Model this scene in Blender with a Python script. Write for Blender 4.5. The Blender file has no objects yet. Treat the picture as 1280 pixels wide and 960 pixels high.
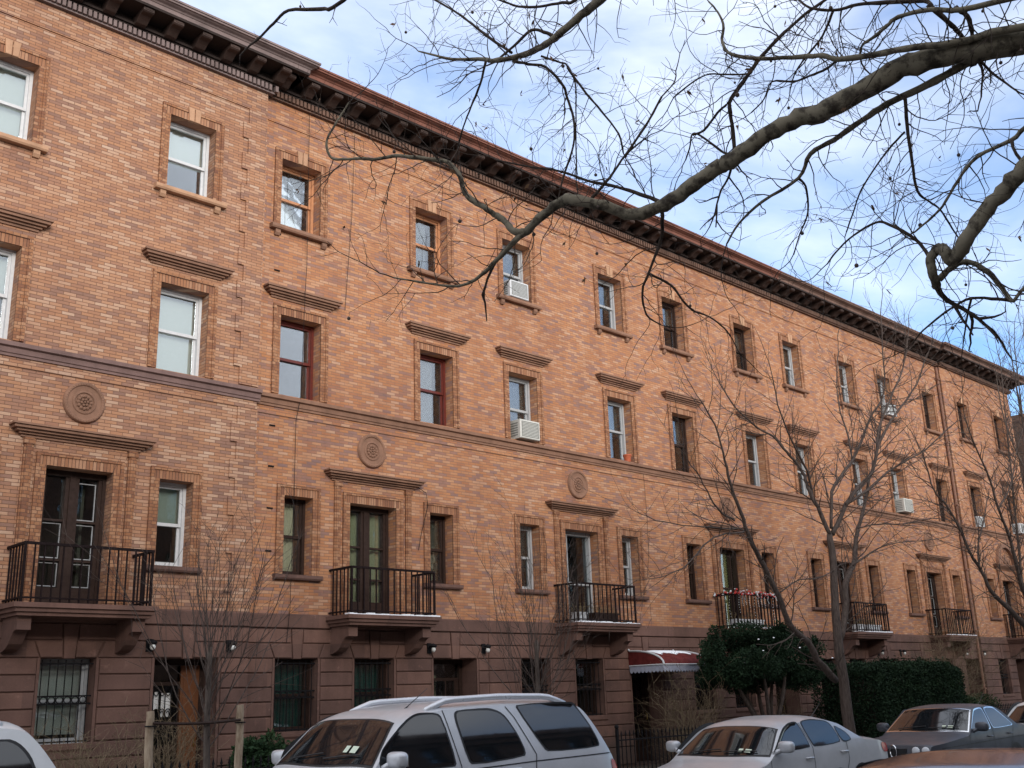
import bpy, math, random
from mathutils import Vector, Matrix
R = math.radians
rnd = random.Random(7)
scene = bpy.context.scene
COL = scene.collection

# ------------------------------------------------------------------ helpers
class MB:
    """collects geometry, then links it as ONE mesh"""
    def __init__(s): s.v = []; s.f = []
    def box(s, x0, x1, y0, y1, z0, z1):
        b = len(s.v)
        s.v += [(x0,y0,z0),(x1,y0,z0),(x1,y1,z0),(x0,y1,z0),(x0,y0,z1),(x1,y0,z1),(x1,y1,z1),(x0,y1,z1)]
        s.f += [tuple(b+i for i in q) for q in ((0,3,2,1),(4,5,6,7),(0,1,5,4),(1,2,6,5),(2,3,7,6),(3,0,4,7))]
        return s
    def face(s, pts):
        b = len(s.v); s.v += [tuple(p) for p in pts]; s.f.append(tuple(range(b, b+len(pts)))); return s
    def prism_xz(s, poly, y0, y1, bev=0.0):
        """polygon given in (x,z), counter-clockwise seen from -y; front face at y0, back at y1; bevelled front edge"""
        n = len(poly); b = len(s.v)
        if bev > 0:
            cx = sum(p[0] for p in poly)/n; cz = sum(p[1] for p in poly)/n
            ins = []
            for i in range(n):
                p0, p1, p2 = Vector(poly[i-1]), Vector(poly[i]), Vector(poly[(i+1) % n])
                d1 = (p1-p0).normalized(); d2 = (p2-p1).normalized()
                n1 = Vector((-d1.y, d1.x)); n2 = Vector((-d2.y, d2.x))
                m = (n1+n2); k = m.dot(n1)
                ins.append(p1 + m*(bev/max(k, .3)))
            s.v += [(p[0], y0, p[1]) for p in ins]
            s.v += [(p[0], y0+bev, p[1]) for p in poly]
            s.v += [(p[0], y1, p[1]) for p in poly]
            s.f.append(tuple(b+i for i in range(n)))
            for k in (0, 1):
                for i in range(n):
                    j = (i+1) % n
                    s.f.append((b+k*n+j, b+k*n+i, b+(k+1)*n+i, b+(k+1)*n+j))
        else:
            s.v += [(p[0], y0, p[1]) for p in poly] + [(p[0], y1, p[1]) for p in poly]
            s.f.append(tuple(b+i for i in range(n)))
            for i in range(n):
                j = (i+1) % n
                s.f.append((b+j, b+i, b+n+i, b+n+j))
        s.f.append(tuple(len(s.v)-1-i for i in range(n)))
        return s
    def profile_x(s, prof, x0, x1):
        """profile [(y,z)...] swept along x, with end caps (closed polygon)"""
        n = len(prof); b = len(s.v)
        s.v += [(x0, p[0], p[1]) for p in prof] + [(x1, p[0], p[1]) for p in prof]
        for i in range(n):
            j = (i+1) % n
            s.f.append((b+i, b+j, b+n+j, b+n+i))
        s.f.append(tuple(b+n-1-i for i in range(n))); s.f.append(tuple(b+n+i for i in range(n)))
        return s
    def tube(s, pts, rad, n=5, cap=True):
        if len(pts) < 2: return s
        if not isinstance(rad, (list, tuple)): rad = [rad]*len(pts)
        b = len(s.v); prev = None; m = len(pts)
        for i in range(m):
            p = pts[i]
            t = (pts[min(i+1, m-1)] - pts[max(i-1, 0)])
            if t.length < 1e-9: t = Vector((0,0,1))
            t.normalize()
            if prev is None:
                a = Vector((0,0,1)) if abs(t.z) < .9 else Vector((1,0,0))
                e = t.cross(a).normalized()
            else:
                e = (prev - t*prev.dot(t))
                e = e.normalized() if e.length > 1e-6 else t.orthogonal().normalized()
            prev = e; g = t.cross(e)
            for k in range(n):
                a = 2*math.pi*k/n
                q = p + (e*math.cos(a)+g*math.sin(a))*rad[i]
                s.v.append((q.x, q.y, q.z))
        for i in range(m-1):
            for k in range(n):
                k2 = (k+1) % n
                s.f.append((b+i*n+k, b+i*n+k2, b+(i+1)*n+k2, b+(i+1)*n+k))
        if cap:
            s.f.append(tuple(b+n-1-k for k in range(n))); s.f.append(tuple(b+(m-1)*n+k for k in range(n)))
        return s
    def lathe_y(s, prof, n=24, c=(0,0,0)):
        """profile [(r, y)] turned round the y axis at c"""
        b = len(s.v); m = len(prof)
        for (r_, y) in prof:
            for k in range(n):
                a = 2*math.pi*k/n
                s.v.append((c[0]+r_*math.cos(a), c[1]+y, c[2]+r_*math.sin(a)))
        for i in range(m-1):
            for k in range(n):
                k2 = (k+1) % n
                s.f.append((b+i*n+k, b+i*n+k2, b+(i+1)*n+k2, b+(i+1)*n+k))
        s.f.append(tuple(b+(m-1)*n+k for k in range(n))); s.f.append(tuple(b+n-1-k for k in range(n)))
        return s
    def ball(s, c, r_, n=8, m=6, sq=(1,1,1)):
        b = len(s.v)
        for i in range(m+1):
            th = math.pi*i/m
            for k in range(n):
                a = 2*math.pi*k/n
                s.v.append((c[0]+sq[0]*r_*math.sin(th)*math.cos(a), c[1]+sq[1]*r_*math.sin(th)*math.sin(a), c[2]+sq[2]*r_*math.cos(th)))
        for i in range(m):
            for k in range(n):
                k2 = (k+1) % n
                s.f.append((b+i*n+k, b+(i+1)*n+k, b+(i+1)*n+k2, b+i*n+k2))
        return s
    def mesh(s, name, mat, smooth=False, angle=None):
        me = bpy.data.meshes.new(name)
        me.from_pydata(s.v, [], s.f)
        if mat: me.materials.append(mat)
        if smooth:
            me.polygons.foreach_set('use_smooth', [True]*len(me.polygons))
            if angle: me.set_sharp_from_angle(angle=R(angle))
        me.update()
        return me
    def build(s, name, mat, parent=None, loc=(0,0,0), smooth=False, angle=None):
        return link(name, s.mesh(name, mat, smooth, angle), parent, loc)

def link(name, me, parent=None, loc=(0,0,0)):
    o = bpy.data.objects.new(name, me); COL.objects.link(o)
    o.location = loc
    if parent: o.parent = parent
    return o
def thing(name, label, cat, loc=(0,0,0), rz=0, group=None):
    o = bpy.data.objects.new(name, None); COL.objects.link(o)
    o.location = loc; o.rotation_euler = (0,0,rz); o.empty_display_size = .2
    return tag(o, label, cat, group)
def tag(o, label, cat, group=None):
    o['label'] = label; o['category'] = cat
    if group: o['group'] = group
    return o
def struct(o): o['kind'] = 'structure'; return o

# ------------------------------------------------------------------ materials
class NT:
    def __init__(s, name):
        s.m = bpy.data.materials.new(name); s.m.use_nodes = True
        s.t = s.m.node_tree; s.n = s.t.nodes; s.l = s.t.links
        s.b = s.n['Principled BSDF']
    def new(s, t, **k):
        nd = s.n.new(t)
        for a, v in k.items(): setattr(nd, a, v)
        return nd
    def math(s, op, a, b=None, c=None):
        nd = s.new('ShaderNodeMath', operation=op)
        for i, x in enumerate((a, b, c)):
            if x is None: continue
            if isinstance(x, (int, float)): nd.inputs[i].default_value = x
            else: s.l.new(x, nd.inputs[i])
        return nd.outputs[0]
    def noise(s, vec, scale, detail=4, rough=.55, dim='3D'):
        nd = s.new('ShaderNodeTexNoise', noise_dimensions=dim)
        nd.inputs['Scale'].default_value = scale; nd.inputs['Detail'].default_value = detail; nd.inputs['Roughness'].default_value = rough
        if vec is not None: s.l.new(vec, nd.inputs['Vector'])
        return nd.outputs['Fac']
    def ramp(s, fac, stops, interp='LINEAR'):
        nd = s.new('ShaderNodeValToRGB'); cr = nd.color_ramp; cr.interpolation = interp
        while len(cr.elements) < len(stops): cr.elements.new(.5)
        for e, (p, c) in zip(cr.elements, stops):
            e.position = p; e.color = (c[0], c[1], c[2], 1) if not isinstance(c, (int, float)) else (c, c, c, 1)
        s.l.new(fac, nd.inputs[0]); return nd.outputs[0]
    def mix(s, fac, a, b, mode='MIX'):
        nd = s.new('ShaderNodeMix', data_type='RGBA', blend_type=mode)
        for i, x in ((0, fac), (6, a), (7, b)):
            if isinstance(x, (int, float)): nd.inputs[i].default_value = x
            elif isinstance(x, tuple): nd.inputs[i].default_value = (x[0], x[1], x[2], 1)
            else: s.l.new(x, nd.inputs[i])
        return nd.outputs[2]
    def bump(s, h, strength=.5, dist=.01):
        nd = s.new('ShaderNodeBump'); nd.inputs['Strength'].default_value = strength; nd.inputs['Distance'].default_value = dist
        s.l.new(h, nd.inputs['Height']); s.l.new(nd.outputs[0], s.b.inputs['Normal'])
    def col(s, c): 
        if isinstance(c, tuple): s.b.inputs['Base Color'].default_value = (c[0], c[1], c[2], 1)
        else: s.l.new(c, s.b.inputs['Base Color'])
    def pos(s): return s.new('ShaderNodeNewGeometry').outputs['Position']
    def obj(s): return s.new('ShaderNodeTexCoord').outputs['Object']

def brick_mat(name, stops, mortar, stain=.35, soldier=False, bw=.212, bh=.0572, patch=(.62,.55,.6), clus=.6):
    t = NT(name); p = t.pos()
    sp = t.new('ShaderNodeSeparateXYZ'); t.l.new(p, sp.inputs[0])
    u = t.math('ADD', sp.outputs[0], sp.outputs[1]); v = sp.outputs[2]
    if soldier: bw, bh = .0572, .62
    row = t.math('FLOOR', t.math('DIVIDE', v, bh))
    off = t.math('MULTIPLY', t.math('MODULO', row, 2.), .5)
    if soldier: off = .13
    cu = t.math('ADD', t.math('DIVIDE', u, bw), off)
    colm = t.math('FLOOR', cu)
    fu = t.math('SUBTRACT', cu, colm); fv = t.math('SUBTRACT', t.math('DIVIDE', v, bh), row)
    du = t.math('MULTIPLY', t.math('MINIMUM', fu, t.math('SUBTRACT', 1., fu)), bw)
    dv = t.math('MULTIPLY', t.math('MINIMUM', fv, t.math('SUBTRACT', 1., fv)), bh)
    d = t.math('MINIMUM', du, dv)
    mr = t.new('ShaderNodeMapRange', interpolation_type='SMOOTHSTEP'); t.l.new(d, mr.inputs[0])
    mr.inputs[1].default_value = .002; mr.inputs[2].default_value = .0065
    mask = mr.outputs[0]
    cb = t.new('ShaderNodeCombineXYZ'); t.l.new(colm, cb.inputs[0]); t.l.new(row, cb.inputs[1])
    wn = t.new('ShaderNodeTexWhiteNoise', noise_dimensions='2D'); t.l.new(cb.outputs[0], wn.inputs['Vector'])
    # clusters of alike bricks: shift the random value by a slow noise
    sc = t.new('ShaderNodeMapping'); sc.inputs['Scale'].default_value = (1, 1, 3.2); t.l.new(p, sc.inputs[0])
    cl = t.noise(sc.outputs[0], 1.5, 4, .62)
    val = t.math('ADD', t.math('ADD', t.math('MULTIPLY', wn.outputs[0], .84), .08), t.math('MULTIPLY', t.math('SUBTRACT', cl, .5), clus))
    c = t.ramp(val, stops)
    # fine face grain
    gr = t.noise(p, 60, 3, .7)
    c = t.mix(.35, c, t.ramp(gr, [(.25, .55), (.75, 1.0)]), 'MULTIPLY')
    # old stains with a shape of their own (soot patches and streaks)
    st = t.new('ShaderNodeMapping'); st.inputs['Scale'].default_value = (1.1, 1.1, .45); t.l.new(p, st.inputs[0])
    sn = t.noise(st.outputs[0], .8, 6, .62)
    c = t.mix(t.math('MULTIPLY', t.ramp(sn, [(.47, 0.), (.7, 1.)]), stain), c, patch, 'MULTIPLY')
    sk = t.new('ShaderNodeMapping'); sk.inputs['Scale'].default_value = (3.2, 3.2, .16); t.l.new(p, sk.inputs[0])
    c = t.mix(t.math('MULTIPLY', t.ramp(t.noise(sk.outputs[0], 1., 5, .6), [(.52, 0.), (.72, 1.)]), stain*.8), c, tuple(.5+x*.3 for x in patch), 'MULTIPLY')
    mnoise = t.noise(p, 9, 2)
    mc = t.mix(mnoise, mortar, tuple(x*.72 for x in mortar))
    c = t.mix(mask, mc, c)
    t.col(c)
    t.b.inputs['Roughness'].default_value = .86; t.b.inputs['Specular IOR Level'].default_value = .25
    h = t.math('ADD', t.math('MULTIPLY', mask, 1.), t.math('MULTIPLY', gr, .35))
    t.bump(h, .55, .008)
    return t.m

def stone_mat(name, c, var=.35, scale=2.2, rough=.85, bump=.25, fine=45, blocks=False):
    t = NT(name); p = t.pos()
    n1 = t.noise(p, scale, 6, .62); n2 = t.noise(p, fine, 4, .7)
    dark = tuple(x*(1-var) for x in c); lite = tuple(min(1, x*(1+var*.8)) for x in c)
    cc = t.ramp(n1, [(.3, dark), (.52, c), (.75, lite)])
    cc = t.mix(.4, cc, t.ramp(n2, [(.3, .6), (.7, 1.)]), 'MULTIPLY')
    st = t.new('ShaderNodeMapping'); st.inputs['Scale'].default_value = (5, 5, .5); t.l.new(p, st.inputs[0])
    sn = t.noise(st.outputs[0], 1., 5, .65)
    cc = t.mix(t.ramp(sn, [(.5, 0.), (.75, .5)]), cc, tuple(x*.55 for x in c))
    if blocks:     # each stone has its own tone; worn pale scuffs and dirt splashed up from the ground
        sp = t.new('ShaderNodeSeparateXYZ'); t.l.new(p, sp.inputs[0])
        cb = t.new('ShaderNodeCombineXYZ'); t.l.new(t.math('FLOOR', t.math('DIVIDE', sp.outputs[0], 1.05)), cb.inputs[0]); t.l.new(t.math('FLOOR', t.math('DIVIDE', t.math('SUBTRACT', sp.outputs[2], .203), .247)), cb.inputs[1])
        wn = t.new('ShaderNodeTexWhiteNoise', noise_dimensions='2D'); t.l.new(cb.outputs[0], wn.inputs['Vector'])
        cc = t.mix(1., cc, t.ramp(wn.outputs[0], [(0., (.78,.78,.8)), (1., (1.12,1.08,1.05))]), 'MULTIPLY')
        sc_ = t.noise(p, 5.5, 6, .7)
        cc = t.mix(t.ramp(sc_, [(.60, 0.), (.74, .55)]), cc, tuple(min(1, x*1.75) for x in c))
        spl = t.math('SUBTRACT', t.math('MULTIPLY', sc_, 1.9), sp.outputs[2])
        cc = t.mix(t.ramp(spl, [(-.2+.2, 0.), (.6, .6)]), cc, (.045,.037,.03))
    t.col(cc); t.b.inputs['Roughness'].default_value = rough; t.b.inputs['Specular IOR Level'].default_value = .25
    t.bump(n2, bump, .006)
    return t.m

def paint_mat(name, c, rough=.5, var=.2, metal=0., spec=.4, scale=14):
    t = NT(name); p = t.pos()
    n = t.noise(p, scale, 5, .65)
    cc = t.ramp(n, [(.3, tuple(x*(1-var) for x in c)), (.6, c), (.8, tuple(min(1, x*(1+var*.5)) for x in c))])
    t.col(cc)
    rr = t.ramp(n, [(.3, min(1, rough*1.25)), (.7, rough*.85)]); t.l.new(rr, t.b.inputs['Roughness'])
    t.b.inputs['Metallic'].default_value = metal; t.b.inputs['Specular IOR Level'].default_value = spec
    return t.m

def bark_mat(name, a, b, sx=(30,30,6), plane=False):
    t = NT(name); p = t.pos()
    mp = t.new('ShaderNodeMapping'); mp.inputs['Scale'].default_value = sx if not plane else (9,9,9); t.l.new(p, mp.inputs[0])
    n = t.noise(mp.outputs[0], 1., 5, .65)
    if plane:
        cc = t.ramp(n, [(.36, a), (.46, tuple((x+y)/2 for x, y in zip(a, b))), (.5, b), (.7, tuple(x*1.2 for x in b))])
    else:
        cc = t.ramp(n, [(.3, a), (.7, b)])
    t.col(cc); t.b.inputs['Roughness'].default_value = .9; t.b.inputs['Specular IOR Level'].default_value = .2
    t.bump(n, .5, .01)
    return t.m

def leaf_mat(name, stops):
    t = NT(name)
    oi = t.pos(); n = t.noise(oi, 3.5, 3, .6); n2 = t.noise(oi, 40, 2, .6)
    v = t.math('ADD', t.math('MULTIPLY', n, .5), t.math('MULTIPLY', n2, .5))
    t.col(t.ramp(v, stops)); t.b.inputs['Roughness'].default_value = .75; t.b.inputs['Specular IOR Level'].default_value = .12
    return t.m

def glass_mat(name, tint=(.45,.5,.5), refl=.25, wav=.02):
    """window pane: partly see-through, partly mirror"""
    t = NT(name); p = t.pos()
    t.n.remove(t.b)
    tr = t.new('ShaderNodeBsdfTransparent'); tr.inputs[0].default_value = (*tint, 1)
    gl = t.new('ShaderNodeBsdfGlossy'); gl.inputs['Roughness'].default_value = .02; gl.inputs[0].default_value = (.95,.97,1,1)
    fr = t.new('ShaderNodeFresnel'); fr.inputs[0].default_value = 1.55
    f = t.math('ADD', t.math('MULTIPLY', fr.outputs[0], 1.25), refl); f = t.math('MINIMUM', f, .95)
    bp = t.new('ShaderNodeBump'); bp.inputs['Strength'].default_value = wav*2; bp.inputs['Distance'].default_value = .05
    t.l.new(t.noise(p, 2.3, 2), bp.inputs['Height']); t.l.new(bp.outputs[0], gl.inputs['Normal'])
    mx = t.new('ShaderNodeMixShader'); t.l.new(f, mx.inputs[0]); t.l.new(tr.outputs[0], mx.inputs[1]); t.l.new(gl.outputs[0], mx.inputs[2])
    t.l.new(mx.outputs[0], t.n['Material Output'].inputs[0])
    return t.m

def carpaint(name, c, metal=.55, rough=.28, coat=.5):
    t = NT(name); p = t.pos()
    n = t.noise(p, 2.5, 6, .65); n2 = t.noise(p, 300, 1)
    cc = t.ramp(n, [(.35, tuple(x*.86 for x in c)), (.65, c)])
    cc = t.mix(.15, cc, t.ramp(n2, [(.3, .6), (.7, 1.)]), 'MULTIPLY')
    t.col(cc); t.b.inputs['Metallic'].default_value = metal
    t.l.new(t.ramp(n, [(.3, rough*1.35), (.7, rough)]), t.b.inputs['Roughness'])
    t.b.inputs['Coat Weight'].default_value = coat; t.b.inputs['Coat Roughness'].default_value = .08
    return t.m

BR_MAIN = brick_mat('brick_orange', [(.0, (0.230,0.138,0.120)), (.16, (0.306,0.163,0.120)), (.32, (0.370,0.163,0.085)), (.5, (0.433,0.191,0.087)), (.66, (0.446,0.215,0.109)), (.84, (0.472,0.254,0.147)), (1., (0.501,0.310,0.205))], (0.238,0.138,0.093), .55)
BR_WING = brick_mat('brick_pale', [(.0, (0.224,0.128,0.095)), (.16, (0.288,0.157,0.109)), (.34, (0.356,0.177,0.102)), (.52, (0.399,0.200,0.109)), (.7, (0.424,0.233,0.141)), (.88, (0.464,0.290,0.194)), (1., (0.504,0.346,0.250))], (0.168,0.086,0.056), .3, clus=.4)
BR_SOLD = brick_mat('brick_soldier', [(.0, (0.198,0.089,0.054)), (.5, (0.332,0.152,0.077)), (1., (0.411,0.229,0.138))], (0.103,0.052,0.035), .25, soldier=True)
BR_TRIM = brick_mat('brick_trim', [(.0, (0.190,0.083,0.051)), (.4, (0.300,0.132,0.063)), (.7, (0.364,0.180,0.093)), (1., (0.411,0.229,0.134))], (0.150,0.076,0.051), .25, bw=.115)
BROWN = stone_mat('brownstone', (.155,.087,.068), .32, 1.3, blocks=True)
BROWN_J = stone_mat('brownstone_joint', (.05,.03,.026), .3, 3)
TERRA = stone_mat('terracotta_trim', (.25,.135,.088), .25, 3)
TERRA_M = stone_mat('mauve_stone', (.20,.125,.11), .25, 3)
TERRA_T = stone_mat('terracotta_tan', (.46,.265,.16), .22, 3)
CORN_G = stone_mat('cornice_greybrown', (.21,.155,.145), .3, 2.5, .7)
CORN_R = stone_mat('cornice_rust', (.195,.08,.055), .4, 2.5, .7)
CORN_D = stone_mat('cornice_dark', (.17,.10,.075), .4, 2.5, .7)
CORN_L = stone_mat('cornice_brown', (.15,.085,.06), .4, 2.5, .7)
CORN_M = stone_mat('bracket_shaded', (.06,.038,.031), .4, 2.5, .75)  # bracket colour darkened to carry the shade beneath the cornice
CORN_SH = stone_mat('cornice_underside_shade', (.03,.02,.017), .4, 2.5, .8)  # shade of the overhang put into the soffit colour
M_WHITE = paint_mat('white_paint', (.56,.565,.57), .45, .12)
M_GREYW = paint_mat('grey_white_paint', (.36,.365,.37), .45, .12)
M_TAN = paint_mat('tan_wood', (.46,.21,.10), .5, .25)
M_MAHOG = paint_mat('mahogany_wood', (.12,.022,.015), .35, .3)
M_DKBR = paint_mat('dark_brown_wood', (.034,.018,.013), .6, .3, spec=.2)
M_BLACK = paint_mat('black_iron', (.009,.008,.009), .7, .3, spec=.15)
M_ORWOOD = paint_mat('orange_wood', (.16,.058,.022), .4, .3)
M_IRON = paint_mat('railing_iron', (.013,.007,.007), .7, .3, spec=.12)
M_CURT = paint_mat('white_curtain', (.72,.71,.68), .9, .1, spec=.1)
M_CURTY = paint_mat('cream_curtain', (.6,.55,.38), .9, .1, spec=.1)
M_CURTG = paint_mat('green_curtain', (.025,.12,.11), .9, .25, spec=.1)
M_BLIND = paint_mat('pale_blind', (.5,.52,.47), .8, .05, spec=.1)
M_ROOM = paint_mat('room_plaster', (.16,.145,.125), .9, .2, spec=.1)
GLASS = glass_mat('window_glass', (.9,.93,.93), .07)
GLASS_D = glass_mat('dark_window_glass', (.78,.82,.8), .03)
M_SNOW = paint_mat('snow', (.82,.84,.88), .8, .06, spec=.2)
M_AC = paint_mat('air_conditioner_beige', (.55,.54,.49), .55, .12)
M_ACD = paint_mat('air_conditioner_grille', (.2,.2,.18), .6, .2)
M_AWN = paint_mat('maroon_canvas', (.13,.022,.02), .7, .35, spec=.15, scale=6)
M_POT = paint_mat('clay_pot', (.42,.1,.04), .7, .2)
M_WOODST = bark_mat('stake_wood', (.2,.14,.09), (.42,.33,.24))
M_LAMP = paint_mat('lamp_glass', (.7,.7,.66), .2, .1)
M_ROOFT = paint_mat('roof_tar', (.05,.05,.05), .9, .3)

# ------------------------------------------------------------------ camera (solved from the facade grid)
CP = Vector((-10.4215, -17.0157, 1.6))
CR = Vector((0.7198653, -0.6933350, -0.0328707)); CU = Vector((-0.1727607, -0.2248352, 0.9589593)); CF = Vector((0.6722706, 0.6846427, 0.2816321))
FPX = 1339.57
cam = bpy.data.cameras.new('camera'); camo = bpy.data.objects.new('camera', cam); COL.objects.link(camo)
cam.sensor_width = 36; cam.lens = FPX/1280*36; cam.clip_end = 3000; cam.clip_start = .05
camo.matrix_world = Matrix(((CR.x, CU.x, -CF.x, CP.x), (CR.y, CU.y, -CF.y, CP.y), (CR.z, CU.z, -CF.z, CP.z), (0,0,0,1)))
scene.camera = camo
def ray(u, v): return CF + CR*((u-640)/FPX) - CU*((v-480)/FPX)
def at_y(u, v, y): d = ray(u, v); return CP + d*((y-CP.y)/d.y)
def at_d(u, v, dep): return CP + ray(u, v)*dep          # depth measured along the view axis

# ------------------------------------------------------------------ ground
STREET = -.2; WALK = -.06
def ground_mats():
    t = NT('asphalt'); p = t.pos()
    n = t.noise(p, 90, 3, .7); n2 = t.noise(p, .7, 5, .6)
    c = t.mix(.5, t.ramp(n, [(.3, (.05,.05,.052)), (.7, (.11,.108,.105))]), t.ramp(n2, [(.35, (.035,.035,.036)), (.65, (.07,.068,.066))]))
    t.col(c); t.b.inputs['Roughness'].default_value = .85; t.bump(n, .4, .01); a = t.m
    t = NT('pavement_concrete'); p = t.pos()
    sp = t.new('ShaderNodeSeparateXYZ'); t.l.new(p, sp.inputs[0])
    fx = t.math('FRACT', t.math('DIVIDE', sp.outputs[0], 1.5)); fy = t.math('FRACT', t.math('DIVIDE', sp.outputs[1], 1.5))
    j = t.math('MINIMUM', t.math('MINIMUM', fx, t.math('SUBTRACT', 1., fx)), t.math('MINIMUM', fy, t.math('SUBTRACT', 1., fy)))
    n = t.noise(p, 3, 6, .65)
    c = t.ramp(n, [(.3, (.19,.185,.175)), (.7, (.33,.32,.3))])
    c = t.mix(t.ramp(j, [(.004, 0.), (.01, 1.)]), (.06,.06,.055), c)
    t.col(c); t.b.inputs['Roughness'].default_value = .9; b = t.m
    t = NT('soil'); p = t.pos(); n = t.noise(p, 18, 6, .7)
    t.col(t.ramp(n, [(.3, (.03,.022,.015)), (.6, (.085,.06,.04)), (.8, (.13,.1,.06))])); t.b.inputs['Roughness'].default_value = 1; t.bump(n, .8, .04)
    return a, b, t.m
ASPH, CONC, SOIL = ground_mats()
g = MB(); g.face([(-900,-900,-.32), (900,-900,-.32), (900,900,-.32), (-900,900,-.32)])
struct(g.build('ground', SOIL))
g = MB(); g.face([(-120,-15.3,STREET), (160,-15.3,STREET), (160,-6.0,STREET), (-120,-6.0,STREET)])
struct(g.build('road', ASPH))
g = MB(); g.box(-120,160,-6.0,-2.9,-.31,WALK); struct(g.build('pavement', CONC))
g = MB(); g.box(-120,160,-22.4,-15.3,-.31,WALK); struct(g.build('pavement', CONC))
g = MB(); g.box(-120,160,-6.13,-6.004,-.315,WALK+.004); struct(g.build('kerb', stone_mat('kerb_stone', (.26,.25,.24), .25, 4)))
g = MB(); g.box(-120,160,-15.296,-15.17,-.315,WALK+.004); struct(g.build('kerb', bpy.data.materials['kerb_stone']))
g = MB(); g.box(-60,36,-2.9,.02,-.315,0.0); struct(g.build('front_yard', SOIL))

# ------------------------------------------------------------------ the brick terrace
ZB, ZT = 3.2, 13.62            # brick wall from the base band to the cornice
DEP = .34                      # depth of the reveals
_cache = {}
def cached(key, fn):
    if key not in _cache: _cache[key] = fn()
    return _cache[key]

def wall_mesh(x0, x1, z0, z1, y, ops, dep, mat, name, back=9.5):
    """front skin with real openings and their reveals, sides and back"""
    xs = sorted({x0, x1, *[o[0] for o in ops], *[o[0]+o[2] for o in ops]})
    zs = sorted({z0, z1, *[o[1] for o in ops], *[o[1]+o[3] for o in ops]})
    m = MB()
    for i in range(len(xs)-1):
        for j in range(len(zs)-1):
            cx, cz = (xs[i]+xs[i+1])/2, (zs[j]+zs[j+1])/2
            if any(o[0] < cx < o[0]+o[2] and o[1] < cz < o[1]+o[3] for o in ops): continue
            m.face([(xs[i],y,zs[j]), (xs[i+1],y,zs[j]), (xs[i+1],y,zs[j+1]), (xs[i],y,zs[j+1])])
    for (x, z, w, h) in ops:
        a = [(x,z), (x+w,z), (x+w,z+h), (x,z+h)]
        for k in range(4):
            p, q = a[k], a[(k+1) % 4]
            m.face([(p[0],y,p[1]), (p[0],y+dep,p[1]), (q[0],y+dep,q[1]), (q[0],y,q[1])])
    yb = y+back
    m.face([(x0,yb,z0), (x0,y,z0), (x0,y,z1), (x0,yb,z1)])
    m.face([(x1,y,z0), (x1,yb,z0), (x1,yb,z1), (x1,y,z1)])
    m.face([(x1,yb,z0), (x0,yb,z0), (x0,yb,z1), (x1,yb,z1)])
    return m.mesh(name, mat)

def frame_mesh(w, h, mat, split=.5):
    """box frame with two sliding sashes, origin at the lower left of the opening, house front at y=0"""
    m = MB(); a, y0, y1 = .055, DEP-.1, DEP+.06
    m.box(0,a,y0,y1,0,h); m.box(w-a,w,y0,y1,0,h); m.box(a,w-a,y0,y1,h-a,h); m.box(a,w-a,y0,y1,0,.045)
    b = .045; zm = h*split
    for (z0, z1, ya) in ((zm-.02, h-a, y0+.03), (.045, zm+.025, y0+.07)):
        yb = ya+.036
        m.box(a,a+b,ya,yb,z0,z1); m.box(w-a-b,w-a,ya,yb,z0,z1); m.box(a+b,w-a-b,ya,yb,z1-b,z1); m.box(a+b,w-a-b,ya,yb,z0,z0+b*1.2)
    return m.mesh('window', mat)
def pane_mesh(x0, x1, z0, z1, y, mat):
    m = MB(); m.box(x0,x1,y,y+.006,z0,z1); return m.mesh('pane', mat)
def curtain_mesh(x0, x1, z0, z1, y, mat, wavy=True):
    m = MB(); n = 28 if wavy else 2
    for i in range(n+1):
        x = x0+(x1-x0)*i/n; yy = y + (.022*math.sin(i*1.55)+.012*math.sin(i*.7+1) if wavy else 0)
        m.v += [(x,yy,z0), (x,yy,z1)]
    m.f += [(2*i,2*i+2,2*i+3,2*i+1) for i in range(n)]
    return m.mesh('curtain' if wavy else 'blind', mat, True)

def surround_mesh(w, h, z0, top=.2):
    """brick surround of two steps, standing proud of the wall"""
    m = MB()
    for s in (-1, 1):
        xi, xa, xb = (0, -.105, -.165) if s < 0 else (w, w+.105, w+.165)
        m.box(min(xi,xa), max(xi,xa), -.022, .01, z0, h)
        m.box(min(xa,xb), max(xa,xb), -.042, .01, z0, h+top)
    m.box(-.105, w+.105, -.04, .01, h+top-.05, h+top+.002)
    return m.mesh('surround', BR_TRIM)
def lintel_mesh(w, h, top=.15, key=False):
    m = MB()
    if key:
        c = w/2; m.box(-.105,w+.105,-.022,.01,h,h+top)
    else: m.box(-.105, w+.105, -.022, .01, h, h+top)
    return m.mesh('lintel', BR_SOLD)
def key_mesh(w, h, mat):
    m = MB(); c = w/2
    m.prism_xz([(c-.105,h-.012), (c-.008,h-.012), (c-.008,h+.27), (c-.13,h+.27)], -.055, .01, .008)
    m.prism_xz([(c+.008,h-.012), (c+.105,h-.012), (c+.13,h+.27), (c+.008,h+.27)], -.055, .01, .008)
    return m.mesh('keystone', mat)
def hood_mesh(x0, x1, z0, mat, pr=.2, hh=.2):
    """moulded projecting cornice over an opening, mitred ends by stepped layers"""
    m = MB()
    st = [(0, .28, .03), (.22, .42, .07), (.40, .62, .12), (.60, .86, .17), (.84, 1., .2)]
    for (a, b, q) in st:
        q = q*pr/.2
        m.box(x0-q+.1, x1+q-.1, -q, .012, z0+hh*a, z0+hh*b)
    return m.mesh('hood', mat)
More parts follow.
